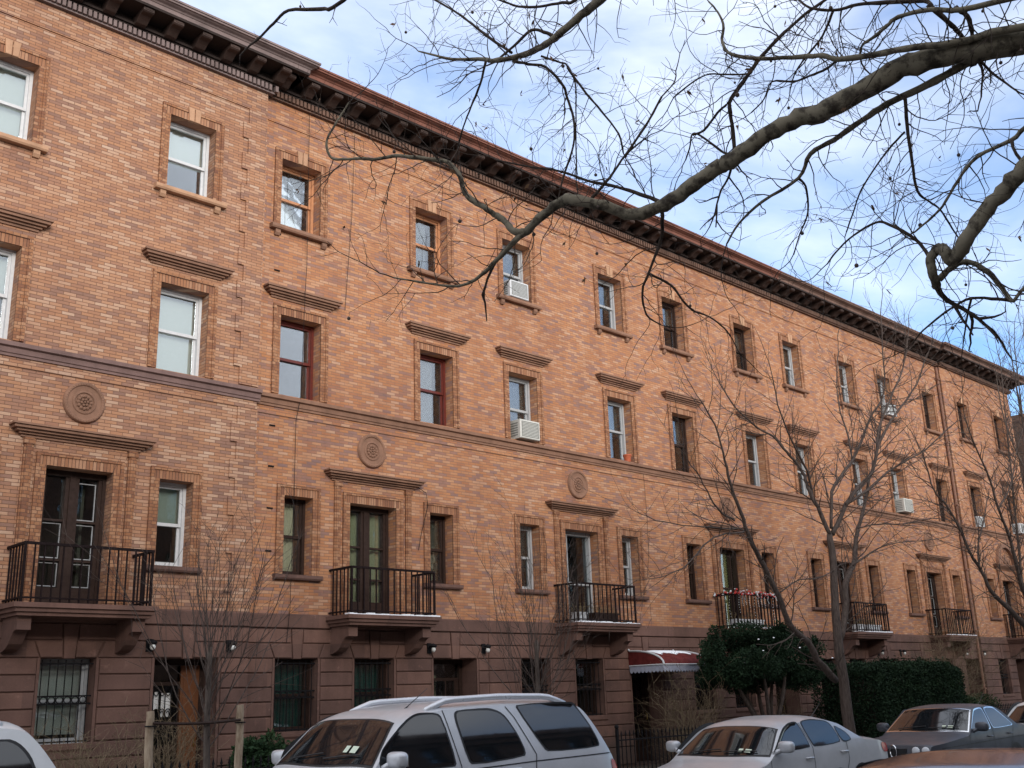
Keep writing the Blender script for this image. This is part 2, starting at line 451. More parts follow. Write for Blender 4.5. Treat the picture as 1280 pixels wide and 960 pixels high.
def sill_mesh(x0, x1, mat, thick=.1, pr=.11, consoles=True, z=0.):
    m = MB()
    m.profile_x([(.02,z-thick), (-pr+.02,z-thick), (-pr,z-thick+.03), (-pr,z-.012), (.02,z)], x0, x1)
    if consoles:
        for cx in (x0+.16, x1-.16):
            m.profile_x([(.01,z-thick-.13), (-.04,z-thick-.12), (-.075,z-thick-.07), (-.08,z-thick+.001), (.01,z-thick+.001)], cx-.055, cx+.055)
    return m.mesh('sill', mat)
def bars_mesh(w, h, n, scroll=True):
    m = MB(); y = -.005+.08
    for i in range(n):
        x = .07+(w-.14)*i/(n-1); m.tube([Vector((x,y,.02)), Vector((x,y,h-.02))], .009, 5)
    for z in (.05, h*.47, h*.56, h-.08): m.box(0.002, w-.002, y-.006, y+.006, z-.012, z+.012)
    if scroll:
        for i in range(n-1):
            x = .07+(w-.14)*(i+.5)/(n-1); r_ = (w-.14)/(n-1)*.42
            m.tube([Vector((x+r_*math.cos(a), y-.004, h*.515+r_*math.sin(a))) for a in [k*2*math.pi/10 for k in range(11)]], .008, 4)
    return m.mesh('security_bars', M_BLACK)

def window(par, x, z, w, h, y, fm, curtain=None, glass=None, split=.5, floor=3, pale=False, bars=0, part_open=0):
    key = ('fr', w, round(h,3), fm.name, split)
    f = link('window', cached(key, lambda: frame_mesh(w, h, fm, split)), par, (x, y, z))
    glass = glass or GLASS; zm = h*split
    link('pane', cached(('pu', w, round(h,3), split, glass.name), lambda: pane_mesh(.1, w-.1, zm+.03, h-.1, DEP-.055, glass)), f)
    link('pane', cached(('pl', w, round(h,3), split, glass.name), lambda: pane_mesh(.1, w-.1, .1, zm-.02, DEP-.015, glass)), f)
    for c in (curtain or []):
        mat, a, b, zl, zh, wavy = c
        link('curtain' if wavy else 'blind', curtain_mesh(.03+(w-.06)*a, .03+(w-.06)*b, .03+(h-.06)*zl, .03+(h-.06)*zh, DEP+.075, mat, wavy), f)
    tr = TERRA
    if floor in (1, 2, 3):
        z0 = 0.0 if floor != 2 else .003
        link('surround', cached(('su', w, round(h,3)), lambda: surround_mesh(w, h, z0)), f)
        link('lintel', cached(('li', w, round(h,3), floor == 3), lambda: lintel_mesh(w, h, .15, floor == 3)), f)
    if floor == 3:
        link('keystone', cached(('ke', w, h, pale), lambda: key_mesh(w, h, TERRA_T)), f)
        link('sill', cached(('si3', w, pale), lambda: sill_mesh(-.24, w+.24, TERRA_T if pale else TERRA, .1, .13, True)), f)
    if floor == 2:
        link('hood', cached(('ho2', w, pale), lambda: hood_mesh(-.3, w+.3, h+.31, tr, .2, .2)), f)
    if floor == 1:
        link('sill', cached(('si1', w), lambda: sill_mesh(-.2, w+.2, BROWN, .1, .1, False)), f)
    if floor == 0:
        link('sill', cached(('si0', w), lambda: sill_mesh(-.04, w+.04, BROWN, .09, .06, False)), f)
    if bars:
        link('security_bars', cached(('ba', w, round(h,3), bars), lambda: bars_mesh(w, h, bars)), f)
    return f

def rosette_mesh():
    m = MB()
    m.lathe_y([(.345,.01), (.345,-.03), (.325,-.055), (.29,-.055), (.275,-.035), (.2,-.03), (.19,-.045), (.165,-.05), (.15,-.03), (.0001,-.03)], 40)
    for k in range(12):
        a = 2*math.pi*k/12
        m.ball((.105*math.cos(a), -.035, .105*math.sin(a)), .033, 7, 5, (1,.9,1))
    for k in range(6):
        a = 2*math.pi*k/6+.2
        m.ball((.05*math.cos(a), -.045, .05*math.sin(a)), .026, 7, 5, (1,.9,1))
    m.ball((0,-.055,0), .022, 7, 5)
    for k in range(44):
        a = 2*math.pi*k/44
        m.ball((.308*math.cos(a), -.055, .308*math.sin(a)), .011, 5, 4)
    return m.mesh('rosette', TERRA, True, 40)

def balcony(par, cx, y, snow=False):
    m = MB()
    # slab with moulded edge
    for (q, z0, z1) in ((.0, 3.10, 3.17), (-.04, 3.04, 3.10), (-.08, 2.985, 3.04)):
        m.box(cx-1.1-q, cx+1.1+q, -.78-q, .02, z0, z1)
    b = m.build('balcony', BROWN, par, (0, y, 0))
    prof = [(.03,2.984), (-.6,2.984), (-.6,2.79), (-.53,2.785), (-.46,2.75), (-.4,2.68), (-.33,2.60), (-.22,2.535), (-.1,2.50), (.03,2.49)]
    for s in (-1, 1):
        m = MB(); m.profile_x(prof, cx+s*.87-.1, cx+s*.87+.1); m.build('bracket', BROWN, b)
    m = MB(); w = .985; d = -.7; zt = 4.03; zb = 3.24
    for z in (zt, zb):
        hh = .02 if z == zt else .012
        m.box(cx-w-.02, cx+w+.02, d-.02, d+.02, z-hh, z+hh)
        for s in (-1, 1): m.box(cx+s*w-.02, cx+s*w+.02, d+.0205, .02, z-hh, z+hh)
    for i in range(15):
        x = cx-w+2*w*i/14; r_ = .018 if i in (0, 14) else .0105
        m.box(x-r_, x+r_, d-r_, d+r_, 3.168, zt-.018)
    for s in (-1, 1):
        for i in range(1, 6):
            yy = d+(-d)*i/6; m.box(cx+s*w-.0105, cx+s*w+.0105, yy-.0105, yy+.0105, 3.168, zt-.018)
    m.build('railing', M_IRON, b)
    if snow:
        m = MB()
        n = 26
        for i in range(n):
            x0 = cx-1.07+2.14*i/n; m.box(x0, x0+2.14/n+.002, -.775+.02*rnd.random(), -.6-.12*rnd.random(), 3.168, 3.182+.022*rnd.random())
        m.build('snow_cover', M_SNOW, b)
    return b

def balcony_door(par, x, z, w, h, y, kind):
    """french door: frame, leaves with glazing bars"""
    fm = {'dark': M_DKBR, 'screen': M_GREYW}.get(kind, M_DKBR)
    m = MB(); a = .06; y0, y1 = DEP-.1, DEP+.05
    m.box(0,a,y0,y1,0,h); m.box(w-a,w,y0,y1,0,h); m.box(a,w-a,y0,y1,h-.09,h)
    if kind == 'glow':
        m.box(w*.74,w*.74+.04,y0+.02,y1-.01,0,h-.09); m.box(a,w*.74,y0+.03,y1-.02,h*.5,h*.52)
    elif kind == 'screen':
        m.box(a,w-a,y0,y1,h*.42,h*.45); m.box(w*.28,w*.28+.025,y0+.02,y1,0,h-.09)
    else:
        c = w/2; m.box(c-.05,c+.05,y0,y1-.02,0,h-.09)
        for s0, s1 in ((a, c-.05), (c+.05, w-a)):
            m.box(s0,s0+.06,y0+.02,y1-.02,0,h-.09); m.box(s1-.06,s1,y0+.02,y1-.02,0,h-.09); m.box(s0+.06,s1-.06,y0+.02,y1-.02,0,.3)
            for zz in (h*.33, h*.62): m.box(s0+.06,s1-.06,y0+.03,y1-.03,zz,zz+.035)
    f = m.build('balcony_door', fm, par, (x, y, z))
    gl = GLASS_D if kind in ('dark', 'screen') else GLASS
    m = MB(); m.box(a,w-a,DEP,DEP+.006,.02,h-.092); m.build('pane', gl, f)
    if kind == 'dark':
        # pale beading round each light
        m = MB()
        for (s0, s1) in ((a+.07, w/2-.11), (w/2+.11, w-a-.07)):
            for (z0, z1) in ((.32, h*.33-.02), (h*.33+.05, h*.62-.02), (h*.62+.05, h-.16)):
                if s0 < w/2 and z1 > h*.8: continue
                for q in ((s0,s0+.014,z0,z1), (s1-.014,s1,z0,z1), (s0+.014,s1-.014,z0,z0+.014), (s0+.014,s1-.014,z1-.014,z1)):
                    m.box(q[0],q[1],DEP-.012,DEP-.002,q[2],q[3])
        m.build('beading', M_GREYW, f)
    if kind == 'curtain':
        link('curtain', curtain_mesh(.05,w-.05,.05,h-.1,DEP+.1,paint_mat('olive_curtain',(.36,.37,.22),.9,.1,spec=.1)), f)
    if kind == 'glow':
        link('curtain', curtain_mesh(.04,w*.93,.05,h-.1,DEP+.06,paint_mat('yellow_curtain',(.8,.8,.36),.9,.06,spec=.1)), f)
    if kind == 'glow':      # the yellow curtain itself gives off a weak glow
        ym = bpy.data.materials['yellow_curtain'].node_tree.nodes['Principled BSDF']; ym.inputs['Emission Color'].default_value = (.85,.85,.35,1); ym.inputs['Emission Strength'].default_value = .22
    link('surround', cached(('su', w, round(h,3)), lambda: surround_mesh(w, h, .003)), f)
    link('lintel', cached(('li', w, round(h,3), False), lambda: lintel_mesh(w, h, .15)), f)
    for s in (-1, 1):
        m = MB()
        xc = -.3 if s < 0 else w+.3
        m.box(xc-.07, xc+.07, -.045, .01, .003, h+.395); m.box(xc-.04, xc+.04, -.06, -.044, .06, h+.36)
        m.box(xc-.085, xc+.085, -.07, .01, h+.29, h+.38)
        m.build('pilaster', BR_TRIM, f)
    link('hood', cached(('hod', w), lambda: hood_mesh(-.5, w+.5, h+.4, TERRA, .22, .19)), f)
    return f

def base_mesh(x0, x1, ops, y):
    """rusticated brownstone ground storey: stone blocks on a recessed dark bed"""
    m = MB(); g_ = .011; zh = 2.42; bv = .01
    ops = sorted(ops)
    y0, y1 = -.03, .012
    # plain band at the top and sill course at the foot
    m.prism_xz([(x0,2.955), (x1,2.955), (x1,3.2), (x0,3.2)], y0-.02, y1, .012)
    def blk(p):  m.prism_xz(p, y0, y1, bv)
    rows = [(.06,.5), (.5,.82), (.82,1.1), (1.1,1.34), (1.34,1.59), (1.59,1.84), (1.84,2.09), (2.09,2.42)]
    rows = [(.06,.45), (.45,.69), (.69,.94), (.94,1.185), (1.185,1.432), (1.432,1.679), (1.679,1.926), (1.926,2.173), (2.173,2.42)]
    for (za, zb) in rows:
        cuts = [(o[0]-.05, o[0]+o[2]+.05) for o in ops if o[1] < zb-.05]
        xa = x0
        for c in cuts+[(x1, x1)]:
            if c[0]-xa > .08: blk([(xa+g_,za+g_), (c[0]-.0,za+g_), (c[0]-.0,zb-g_), (xa+g_,zb-g_)])
            xa = c[1]
    # voussoir course with slanted joints, and keystones two courses high
    za, zb, zc = 2.42, 2.685, 2.945
    xa_b = xa_t = x0
    for o in ops:
        l, r_, c = o[0], o[0]+o[2], o[0]+o[2]/2
        blk([(xa_b+g_,za+g_), (l-.02,za+g_), (l-.12,zb-g_), (xa_t+g_,zb-g_)])
        blk([(l+.0,za+g_), (c-.1,za+g_), (c-.115,zb-g_), (l-.1,zb-g_)])
        blk([(c+.1,za+g_), (r_,za+g_), (r_+.1,zb-g_), (c+.115,zb-g_)])
        m.prism_xz([(c-.083,za-.01), (c+.083,za-.01), (c+.12,zc-g_), (c-.12,zc-g_)], y0-.012, y1, bv)
        xa_b, xa_t = r_+.02, r_+.12
    blk([(xa_b+g_,za+g_), (x1,za+g_), (x1,zb-g_), (xa_t+g_,zb-g_)])
    xa = x0
    for o in ops:
        c = o[0]+o[2]/2
        blk([(xa+g_,zb+g_), (c-.13,zb+g_), (c-.138,zc-g_), (xa+g_,zc-g_)]); xa = c+.125
    blk([(xa+g_,zb+g_), (x1,zb+g_), (x1,zc-g_), (xa+g_,zc-g_)])
    # plain stone margin round each opening
    for o in ops:
        for (a, b) in ((o[0]-.045, o[0]), (o[0]+o[2], o[0]+o[2]+.045)): m.box(a, b, y0+.006, y1, o[1], zh)
    return m.mesh('base_course', BROWN)

def wall_lamp(par, x, y, z):
    m = MB(); m.box(-.05,.05,-.02,.01,-.1,.1); m.tube([Vector((0,-.02,.02)), Vector((0,-.1,.06)), Vector((0,-.14,.03))], .012, 6)
    m.lathe_y([(.07,0),(.07,.01)], 8, (0,-.14,.02))
    l = m.build('wall_lamp', M_BLACK, par, (x, y, z))
    m = MB(); m.ball((0,-.14,-.03), .048, 10, 8, (1,1,1.15)); m.build('lamp_globe', M_LAMP, l, smooth=True)
    m = MB(); m.ball((0,-.14,.035), .075, 10, 6, (1,1,.45)); m.build('lamp_cap', M_BLACK, l, smooth=True)

def front_door(par, x, w, h, y, kind):
    m = MB(); dy = .5
    m.box(0,.09,dy-.06,dy+.06,0,h); m.box(w-.09,w,dy-.06,dy+.06,0,h); m.box(.09,w-.09,dy-.06,dy+.06,h-.09,h); m.box(.09,w-.09,dy-.04,dy+.04,h-.42,h-.36)
    m.box(.09,.2,dy-.03,dy+.03,0,h-.42); m.box(w-.2,w-.09,dy-.03,dy+.03,0,h-.42); m.box(w*.6,w*.63,dy-.034,dy+.03,.6,h-.42); m.box(.2,w-.2,dy-.03,dy+.03,0,.6)
    m.box(.2,w-.2,dy-.035,dy+.03,.92,1.05)
    f = m.build('front_door', M_DKBR, par, (x, y, 0))
    if kind == 'orange':
        m = MB(); m.box(w*.62, w-.1, dy-.075, dy-.036, .02, h-.1); m.box(w*.66, w-.14, dy-.083, dy-.074, .2, 1.); m.box(w*.66, w-.14, dy-.083, dy-.074, 1.15, h-.25); m.build('side_panel', M_ORWOOD, f)
    m = MB(); m.box(.09,w-.09,dy,dy+.006,.6,h-.09); m.build('pane', GLASS_D, f)
    # iron grille with scrolls
    m = MB()
    n = 6
    for i in range(n):
        xx = .14+(w*.6-.16)*i/(n-1); m.tube([Vector((xx,dy-.05,.62)), Vector((xx,dy-.05,h-.44))], .009, 5)
    for zz in (1.2, 1.55, 1.9):
        for i in range(n-1):
            xx = .14+(w*.6-.16)*(i+.5)/(n-1)
            m.tube([Vector((xx+.06*math.cos(a)*(1-a/14), dy-.055, zz+.09*math.sin(a)*(1-a/14))) for a in [k*.6 for k in range(16)]], .008, 4)
    m.build('grille', M_BLACK, f)
    m = MB(); m.tube([Vector((w-.15,dy-.04,1.0)), Vector((w-.15,dy-.09,1.02)), Vector((w-.15,dy-.09,1.14)), Vector((w-.15,dy-.04,1.16))], .01, 6)
    m.build('handle', paint_mat('brass', (.5,.35,.12), .35, .2, 1.) if 'brass' not in bpy.data.materials else bpy.data.materials['brass'], f)
    if kind == 'cream':
        link('curtain', curtain_mesh(.1,w*.55,1.0,h-.3,dy+.15,M_CURTY), f)
    if kind == 'orange':
        m = MB(); m.box(.16,.36,dy-.02,dy-.012,1.62,1.9); m.box(.40,.58,dy-.02,dy-.012,1.5,1.88); m.build('paper_notice', M_CURT, f)

def cornice(par, x0, x1, y, mat, r0=False, r1=False, wing_c=False):
    """bracketed sheet-metal cornice"""
    e0, e1 = (.0, .0)
    def lay(m, pr, z0, z1, top=None):
        m.box(x0-(pr if r0 else 0), x1+(pr if r1 else 0), -pr, .3, z0, z1)
    m = MB()
    lay(m, .76, 14.07, 14.11); lay(m, .74, 14.03, 14.07)
    m2 = MB()
    # cyma and fascia (sloping crown)
    a, b = x0-(.0 if r0 else 0), x1
    xa = lambda q: x0-(q if r0 else 0)
    xb = lambda q: x1+(q if r1 else 0)
    ring = [(.60,13.885), (.605,13.96), (.62,13.965), (.64,13.99), (.69,14.01), (.715,14.0299)]
    bb = len(m.v)
    for (q, z) in ring: m.v += [(xa(q), .2, z), (xa(q), -q, z), (xb(q), -q, z), (xb(q), .2, z)]
    for i in range(len(ring)-1):
        for k in range(3):
            p = bb+i*4+k; m.f.append((p, p+1, p+5, p+4))
    c = m.build('cornice', mat, par, (0, y, 0))
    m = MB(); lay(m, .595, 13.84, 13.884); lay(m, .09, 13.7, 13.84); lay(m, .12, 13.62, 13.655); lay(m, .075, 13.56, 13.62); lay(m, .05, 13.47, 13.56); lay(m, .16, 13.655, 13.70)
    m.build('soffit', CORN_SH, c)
    # dentils
    m = MB(); sp_ = .092; n = int((xb(.1)-xa(.1))/sp_)
    for i in range(n):
        x = xa(.1)+sp_*(i+.5); m.box(x-.029, x+.029, -.15, -.085, 13.475, 13.60)
    if r1:
        for i in range(2): m.box(x1+.085, x1+.15, -.02-.144*i, .07-.144*i, 13.475, 13.60)
    lay(m, .1, 13.44, 13.47)
    m.build('dentil', mat if wing_c else CORN_L, c)
    def br():
        q = MB(); q.profile_x([(-.05,13.66), (-.18,13.645), (-.26,13.66), (-.34,13.71), (-.42,13.75), (-.52,13.755), (-.55,13.775), (-.55,13.838), (-.05,13.838)], -.1, .1)
        q.box(-.06, .06, -.558, -.54, 13.795, 13.83)
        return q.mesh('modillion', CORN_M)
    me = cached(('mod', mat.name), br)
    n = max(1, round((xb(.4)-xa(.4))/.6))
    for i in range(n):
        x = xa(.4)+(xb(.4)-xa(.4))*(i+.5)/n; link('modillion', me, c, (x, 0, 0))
    return c

def quoins(m, x, s, z0, z1, y):
    """stepped brick quoin at a corner x, reaching to side s"""
    k = 0; z = z0
    while z < z1-.01:
        w = .52 if k % 2 else .4; zz = min(z+.3335, z1)
        m.box(min(x, x+s*w), max(x, x+s*w), y-.034, y+.01, z, zz); z = zz; k += 1

def house(idx, ox, e0, e1, y, spec):
    H = thing('brick_house', spec['label'], 'house', (ox, 0, 0), 0, 'houses of the brick terrace')
    pale = spec.get('pale', False); wing = spec.get('wing', False)
    if wing == 'left':
        f3 = [.3, 3.63]; f2 = [.32, 3.65]; f1n = [.46, 3.84]; fd = 1.95; dw = 1.09; rc = 2.49; w0 = [(.2,.87), (2.12,.86)]; d0 = (3.94, 1.14)
    elif wing == 'right':
        f3 = [.06, 3.5]; f2 = [.08, 3.55]; f1n = [.3, 3.74]; fd = 1.75; dw = 1.13; rc = 2.31; w0 = [(.2,.9), (3.4,.9)]; d0 = (1.8, 1.15)
    else:
        f3 = [0., 3.435]; f2 = [.07, 3.531]; f1n = [.262, 3.756]; fd = 1.741; dw = 1.137; rc = 2.29; w0 = [(.15,.91), (1.87,.94)]; d0 = (3.8, 1.17)
    W, H3, H2, H1, HD = .93, 1.495, 1.60, 1.45, 2.16
    o = [(x, 10.724, W, H3) for x in f3] + [(x, 7.285, W, H2) for x in f2] + [(x, 3.914, .625, H1) for x in f1n] + [(fd, 3.203, dw, HD)]
    link('wall', wall_mesh(e0, e1, ZB, 14.0, y, o, DEP+.02, BR_WING if pale else BR_MAIN, 'wall'), H)
    ob = [(x, 1.15, w, 1.27) for (x, w) in w0] + [(d0[0], .06, d0[1], 2.36)]
    bw_ = link('base_wall', wall_mesh(e0, e1, -.3, ZB-.003, y+.002, ob, .52, BROWN_J if False else BROWN, 'base_wall'), H)
    link('base_course', base_mesh(e0, e1, ob, y), H, (0, y, 0))
    # interior and roof
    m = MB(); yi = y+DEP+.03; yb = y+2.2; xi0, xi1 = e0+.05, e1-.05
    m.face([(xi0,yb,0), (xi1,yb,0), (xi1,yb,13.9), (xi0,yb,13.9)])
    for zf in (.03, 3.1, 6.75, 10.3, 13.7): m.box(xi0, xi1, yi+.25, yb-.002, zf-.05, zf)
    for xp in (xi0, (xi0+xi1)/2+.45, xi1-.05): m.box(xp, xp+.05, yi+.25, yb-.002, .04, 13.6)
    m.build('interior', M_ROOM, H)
    m = MB(); m.box(e0, e1, y+.25, y+9.5, 14.0, 14.08); m.build('roof', M_ROOFT, H)
    # string course and top ledge
    m = MB()
    m.profile_x([(.02,7.02), (-.03,7.02), (-.03,7.06), (-.05,7.07), (-.06,7.15), (-.11,7.17), (-.115,7.235), (.02,7.27)], e0, e1 + (.05 if wing == 'left' else 0))
    m.build('string_course', TERRA if not pale else TERRA_M, H, (0, y, 0))
    brm = BR_WING if pale else BR_MAIN
    MB().box(e0, e1, y-.022, y+.01, 12.96, 13.45).build('frieze_course', brm, H); MB().box(e0, e1, y-.02, y+.01, 6.86, 6.93).build('belt_course', brm, H)
    for (qx, qs) in {'left': [(e1,-1)], 'right': [(e1,-1), (e0,1)]}.get(wing, []):
        for (qa, qb) in ((3.2,6.85), (7.29,12.95)):
            m = MB(); quoins(m, qx, qs, qa, qb, y); m.build('quoins', brm, H)
    cornice(H, e0, e1, y, spec['cornice'], r0=(wing == 'right'), r1=bool(wing), wing_c=(wing == 'left'))
    S = spec
    for i in (0, 1):
        window(H, f3[i], 10.724, W, H3, y, *S['f3'][i], floor=3, pale=pale)
        window(H, f2[i], 7.285, W, H2, y, *S['f2'][i], floor=2, pale=pale)
        window(H, f1n[i], 3.914, .625, H1, y, *S['f1'][i], floor=1, pale=pale)
        window(H, w0[i][0], 1.15, w0[i][1], 1.27, y, *S['f0'][i], floor=0, bars=7)
    balcony_door(H, fd, 3.203, dw, HD, y, S['door'])
    balcony(H, rc, y, S.get('snow', False))
    if S.get('arch'):
        m = MB(); n = 16; ro, ri = .85, .68
        for i in range(n):
            a, b = math.pi*i/n, math.pi*(i+1)/n
            m.prism_xz([(ri*math.cos(a), ri*math.sin(a)), (ro*math.cos(a), ro*math.sin(a)), (ro*math.cos(b), ro*math.sin(b)), (ri*math.cos(b), ri*math.sin(b))], -.12, .01)
        ar = m.build('arch', TERRA, H, (rc, y, 5.96))
        m = MB(); m.ball((0,-.01,.22), .2, 12, 8, (1,.3,1)); m.ball((-.3,-.01,.14), .12, 10, 6, (1,.3,1)); m.ball((.3,-.01,.14), .12, 10, 6, (1,.3,1)); m.build('relief', TERRA, ar, smooth=True)
    else:
        link('rosette', cached('ros', rosette_mesh), H, (rc-.03, y, 6.46))
    front_door(H, d0[0], d0[1], 2.42, y, S['fd'])
    if not S.get('awning'):
        wall_lamp(H, d0[0]-.12, y-.03, 2.62); wall_lamp(H, d0[0]+d0[1]+.18, y-.03, 2.62)
    return H

WHT, GRW, TAN, MAH, DKB = M_WHITE, M_GREYW, M_TAN, M_MAHOG, M_DKBR
CW = lambda a=0, b=1, zl=0, zh=1: (M_CURT, a, b, zl, zh, True)
CY = lambda a=0, b=1, zl=0, zh=1: (M_CURTY, a, b, zl, zh, True)
CG = lambda a=0, b=1, zl=0, zh=1: (M_CURTG, a, b, zl, zh, True)
BL = lambda zl=0, zh=1: (M_BLIND, 0, 1, zl, zh, False)
specs = [
 dict(label='pale tan brick end house with quoined corner and grey-brown cornice, at the left edge', pale=True, wing='left', cornice=CORN_G, fd='orange', door='dark',
      f3=[(WHT,[BL(.0,1)]), (WHT,[BL(.5,1)])], f2=[(WHT,[BL(.5,1)]), (WHT,[BL(.0,.97)])], f1=[(WHT,[BL(.4,1)]), (WHT,[BL(.5,1)],GLASS_D)], f0=[(DKB,[CW()],GLASS), (GRW,[BL(.1,1)],GLASS)]),
 dict(label='orange brick house beside the quoined corner, with mahogany sashes, cream curtained windows and rust-red cornice', cornice=CORN_R, fd='cream', door='curtain', snow=True,
      f3=[(TAN,[CW(0,.8)]), (TAN,[CW(0,.7)])], f2=[(MAH,[CW(0,.2)]), (MAH,[CW(0,.75)])], f1=[(DKB,[CY(0,.8)]), (DKB,[CY(0,1)])], f0=[(DKB,[CG()],GLASS_D), (DKB,[CG()],GLASS_D)]),
 dict(label='orange brick house with the maroon awning over its street door and a silver-framed balcony door', cornice=CORN_R, fd='plain', door='screen', snow=True, awning=True,
      f3=[(GRW,[BL(.5,1)]), (GRW,[BL(.45,1)])], f2=[(GRW,[BL(.4,1)]), (GRW,[BL(.45,1)])], f1=[(GRW,[BL(.3,1)],GLASS_D), (GRW,[BL(.5,1)],GLASS_D)], f0=[(DKB,None,GLASS_D), (DKB,None,GLASS_D)]),
 dict(label='orange brick house with a red garland on its balcony, behind the dark yew', cornice=CORN_R, fd='plain', door='glow', snow=True,
      f3=[(DKB,[BL(.55,1)]), (DKB,[BL(.5,1)])], f2=[(DKB,[BL(.5,1)]), (GRW,[CW(0,.3)])], f1=[(DKB,None,GLASS_D), (DKB,[BL(.6,1)],GLASS_D)], f0=[(DKB,None,GLASS_D), (DKB,None,GLASS_D)]),
 dict(label='orange brick house behind the forked bare tree, its snowy balcony above the clipped hedge', cornice=CORN_D, fd='plain', door='dark', snow=True,
      f3=[(GRW,[BL(.4,1)]), (GRW,[BL(.5,1)])], f2=[(GRW,[BL(.4,1)]), (GRW,None)], f1=[(DKB,None,GLASS_D), (DKB,None,GLASS_D)], f0=[(DKB,None,GLASS_D), (DKB,None,GLASS_D)]),
 dict(label='orange brick house ending at the brown drainpipe, next to the arched balcony pediment', cornice=CORN_D, fd='plain', door='dark', snow=True, pipe=True,
      f3=[(GRW,[BL(.3,1)]), (DKB,[BL(.5,1)])], f2=[(GRW,[BL(.4,1)]), (DKB,None)], f1=[(DKB,[CY(0,1,0,.3)],GLASS_D), (DKB,None,GLASS_D)], f0=[(DKB,None,GLASS_D), (DKB,None,GLASS_D)]),
 dict(label='far end brick house past the drainpipe, with arched pediment over its balcony door', wing='right', cornice=CORN_D, fd='plain', door='dark', snow=True, arch=True,
      f3=[(DKB,None), (DKB,None)], f2=[(DKB,None), (DKB,None)], f1=[(DKB,None,GLASS_D), (DKB,None,GLASS_D)], f0=[(DKB,None,GLASS_D), (DKB,None,GLASS_D)]),
]
EXT = [(-6.1,-.95,5.65,-.12), (0,-.45,5.3,0), (6.1,-.8,5.3,0), (12.2,-.8,5.3,0), (18.3,-.8,5.3,0), (24.4,-.8,5.0,0), (30.5,-1.1,5.4,-.12)]
HOUSES = [house(i, *EXT[i], specs[i]) for i in range(7)]

# drainpipe on the seam, part of the house it drains
m = MB(); m.tube([Vector((4.9,-.07,13.4)), Vector((4.9,-.07,3.3)), Vector((4.9,-.07,.1))], .055, 8)
for z in (12.9, 10.4, 8, 5.6, 3.4, 1.4): m.box(4.82, 4.98, -.14, .01, z-.025, z+.025)
m.build('drainpipe', paint_mat('brown_pipe', (.23,.115,.075), .7, .4), HOUSES[5], smooth=True, angle=40)
# loose cables on the wall of the house beside the corner
def cable(par, pts, r_=.006):
    MB().tube([Vector(p) for p in pts], r_, 4).build('cable', M_BLACK, par)
cable(HOUSES[1], [(.56,-.1,13.4), (.58,-.1,10), (.47,-.23,9.4), (.5,-.12,7.3), (.45,-.05,6.8), (.44,-.06,5.6), (.4,-.08,3.3), (.36,-.06,2.7)])
cable(HOUSES[1], [(1.75,-.05,13.4), (1.7,-.045,11.5), (1.55,-.045,9.3)], .005)
cable(HOUSES[1], [(3.4,-.05,5.85), (3.62,-.06,5.75), (3.68,-.05,5.5), (3.5,-.05,4.9), (3.42,-.05,4.55)], .007)
cable(HOUSES[2], [(4.75,-.04,7.0), (4.78,-.04,5.9), (4.74,-.04,4.9), (4.62,-.04,4.4)], .005)
cable(HOUSES[2], [(.95,-.05,5.3), (1.05,-.06,4.9), (1.03,-.05,4.3)], .005)
# vertical iron bird-spike nails: small anchors on the seam
tie = MB().box(-.1, .02, -.02, .01, 0, .025).mesh('wall_tie', M_BLACK)
for k in range(9): link('wall_tie', tie, HOUSES[1], (0, 0, 4.3+k*.78))

# awning over the street door of the maroon-awning house
m = MB(); n = 8; xs = (3.72, 5.45)
prof = [(-.02, 2.62)] + [(-.06-1.0*math.sin(a*math.pi/2), 2.25+.33*math.cos(a*math.pi/2)) for a in [k/n for k in range(n+1)]]
b = len(m.v)
for k, x in enumerate([xs[0]+(xs[1]-xs[0])*i/10 for i in range(11)]):
    for (y_, z_) in prof: m.v.append((x, y_, z_))
q = len(prof)
for k in range(10):
    for i in range(q-1):
        m.f.append((b+k*q+i, b+k*q+i+1, b+(k+1)*q+i+1, b+(k+1)*q+i))
for x in xs:
    m.face([(x,-.02,2.25)]+[(x, y_, z_) for (y_, z_) in prof])
aw = m.build('awning', M_AWN, HOUSES[2], smooth=True, angle=40)
m = MB()
def scallop(m, p0, p1, n_):
    for i in range(n_):
        for j in range(4):
            a, b_ = (i+j/4)/n_, (i+(j+1)/4)/n_
            za = .13+.045*abs(math.sin(a*n_*math.pi)); zb_ = .13+.045*abs(math.sin(b_*n_*math.pi))
            A = Vector(p0).lerp(Vector(p1), a); B = Vector(p0).lerp(Vector(p1), b_)
            m.face([A, B, B-Vector((0,0,zb_)), A-Vector((0,0,za))])
scallop(m, (xs[0],-1.062,2.25), (xs[1],-1.062,2.25), 16); scallop(m, (xs[0]-.002,-.05,2.25), (xs[0]-.002,-1.06,2.25), 9); scallop(m, (xs[1]+.002,-.05,2.25), (xs[1]+.002,-1.06,2.25), 9)
m.build('valance', paint_mat('valance_canvas', (.34,.35,.42), .7, .2), aw)
m = MB()
for x in (xs[0]+.01, xs[1]-.01):
    m.tube([Vector((x, y_-.012, z_+.012)) for (y_, z_) in prof], .024, 6)
m.tube([Vector((xs[0],-1.07,2.25)), Vector((xs[1],-1.07,2.25))], .016, 6)
m.tube([Vector((xs[0]-.006,-.05,2.25)), Vector((xs[0]-.006,-1.07,2.25))], .016, 6)
m.build('piping', M_WHITE, aw)
m = MB(); nx_, na_ = 26, 9; b0 = len(m.v)
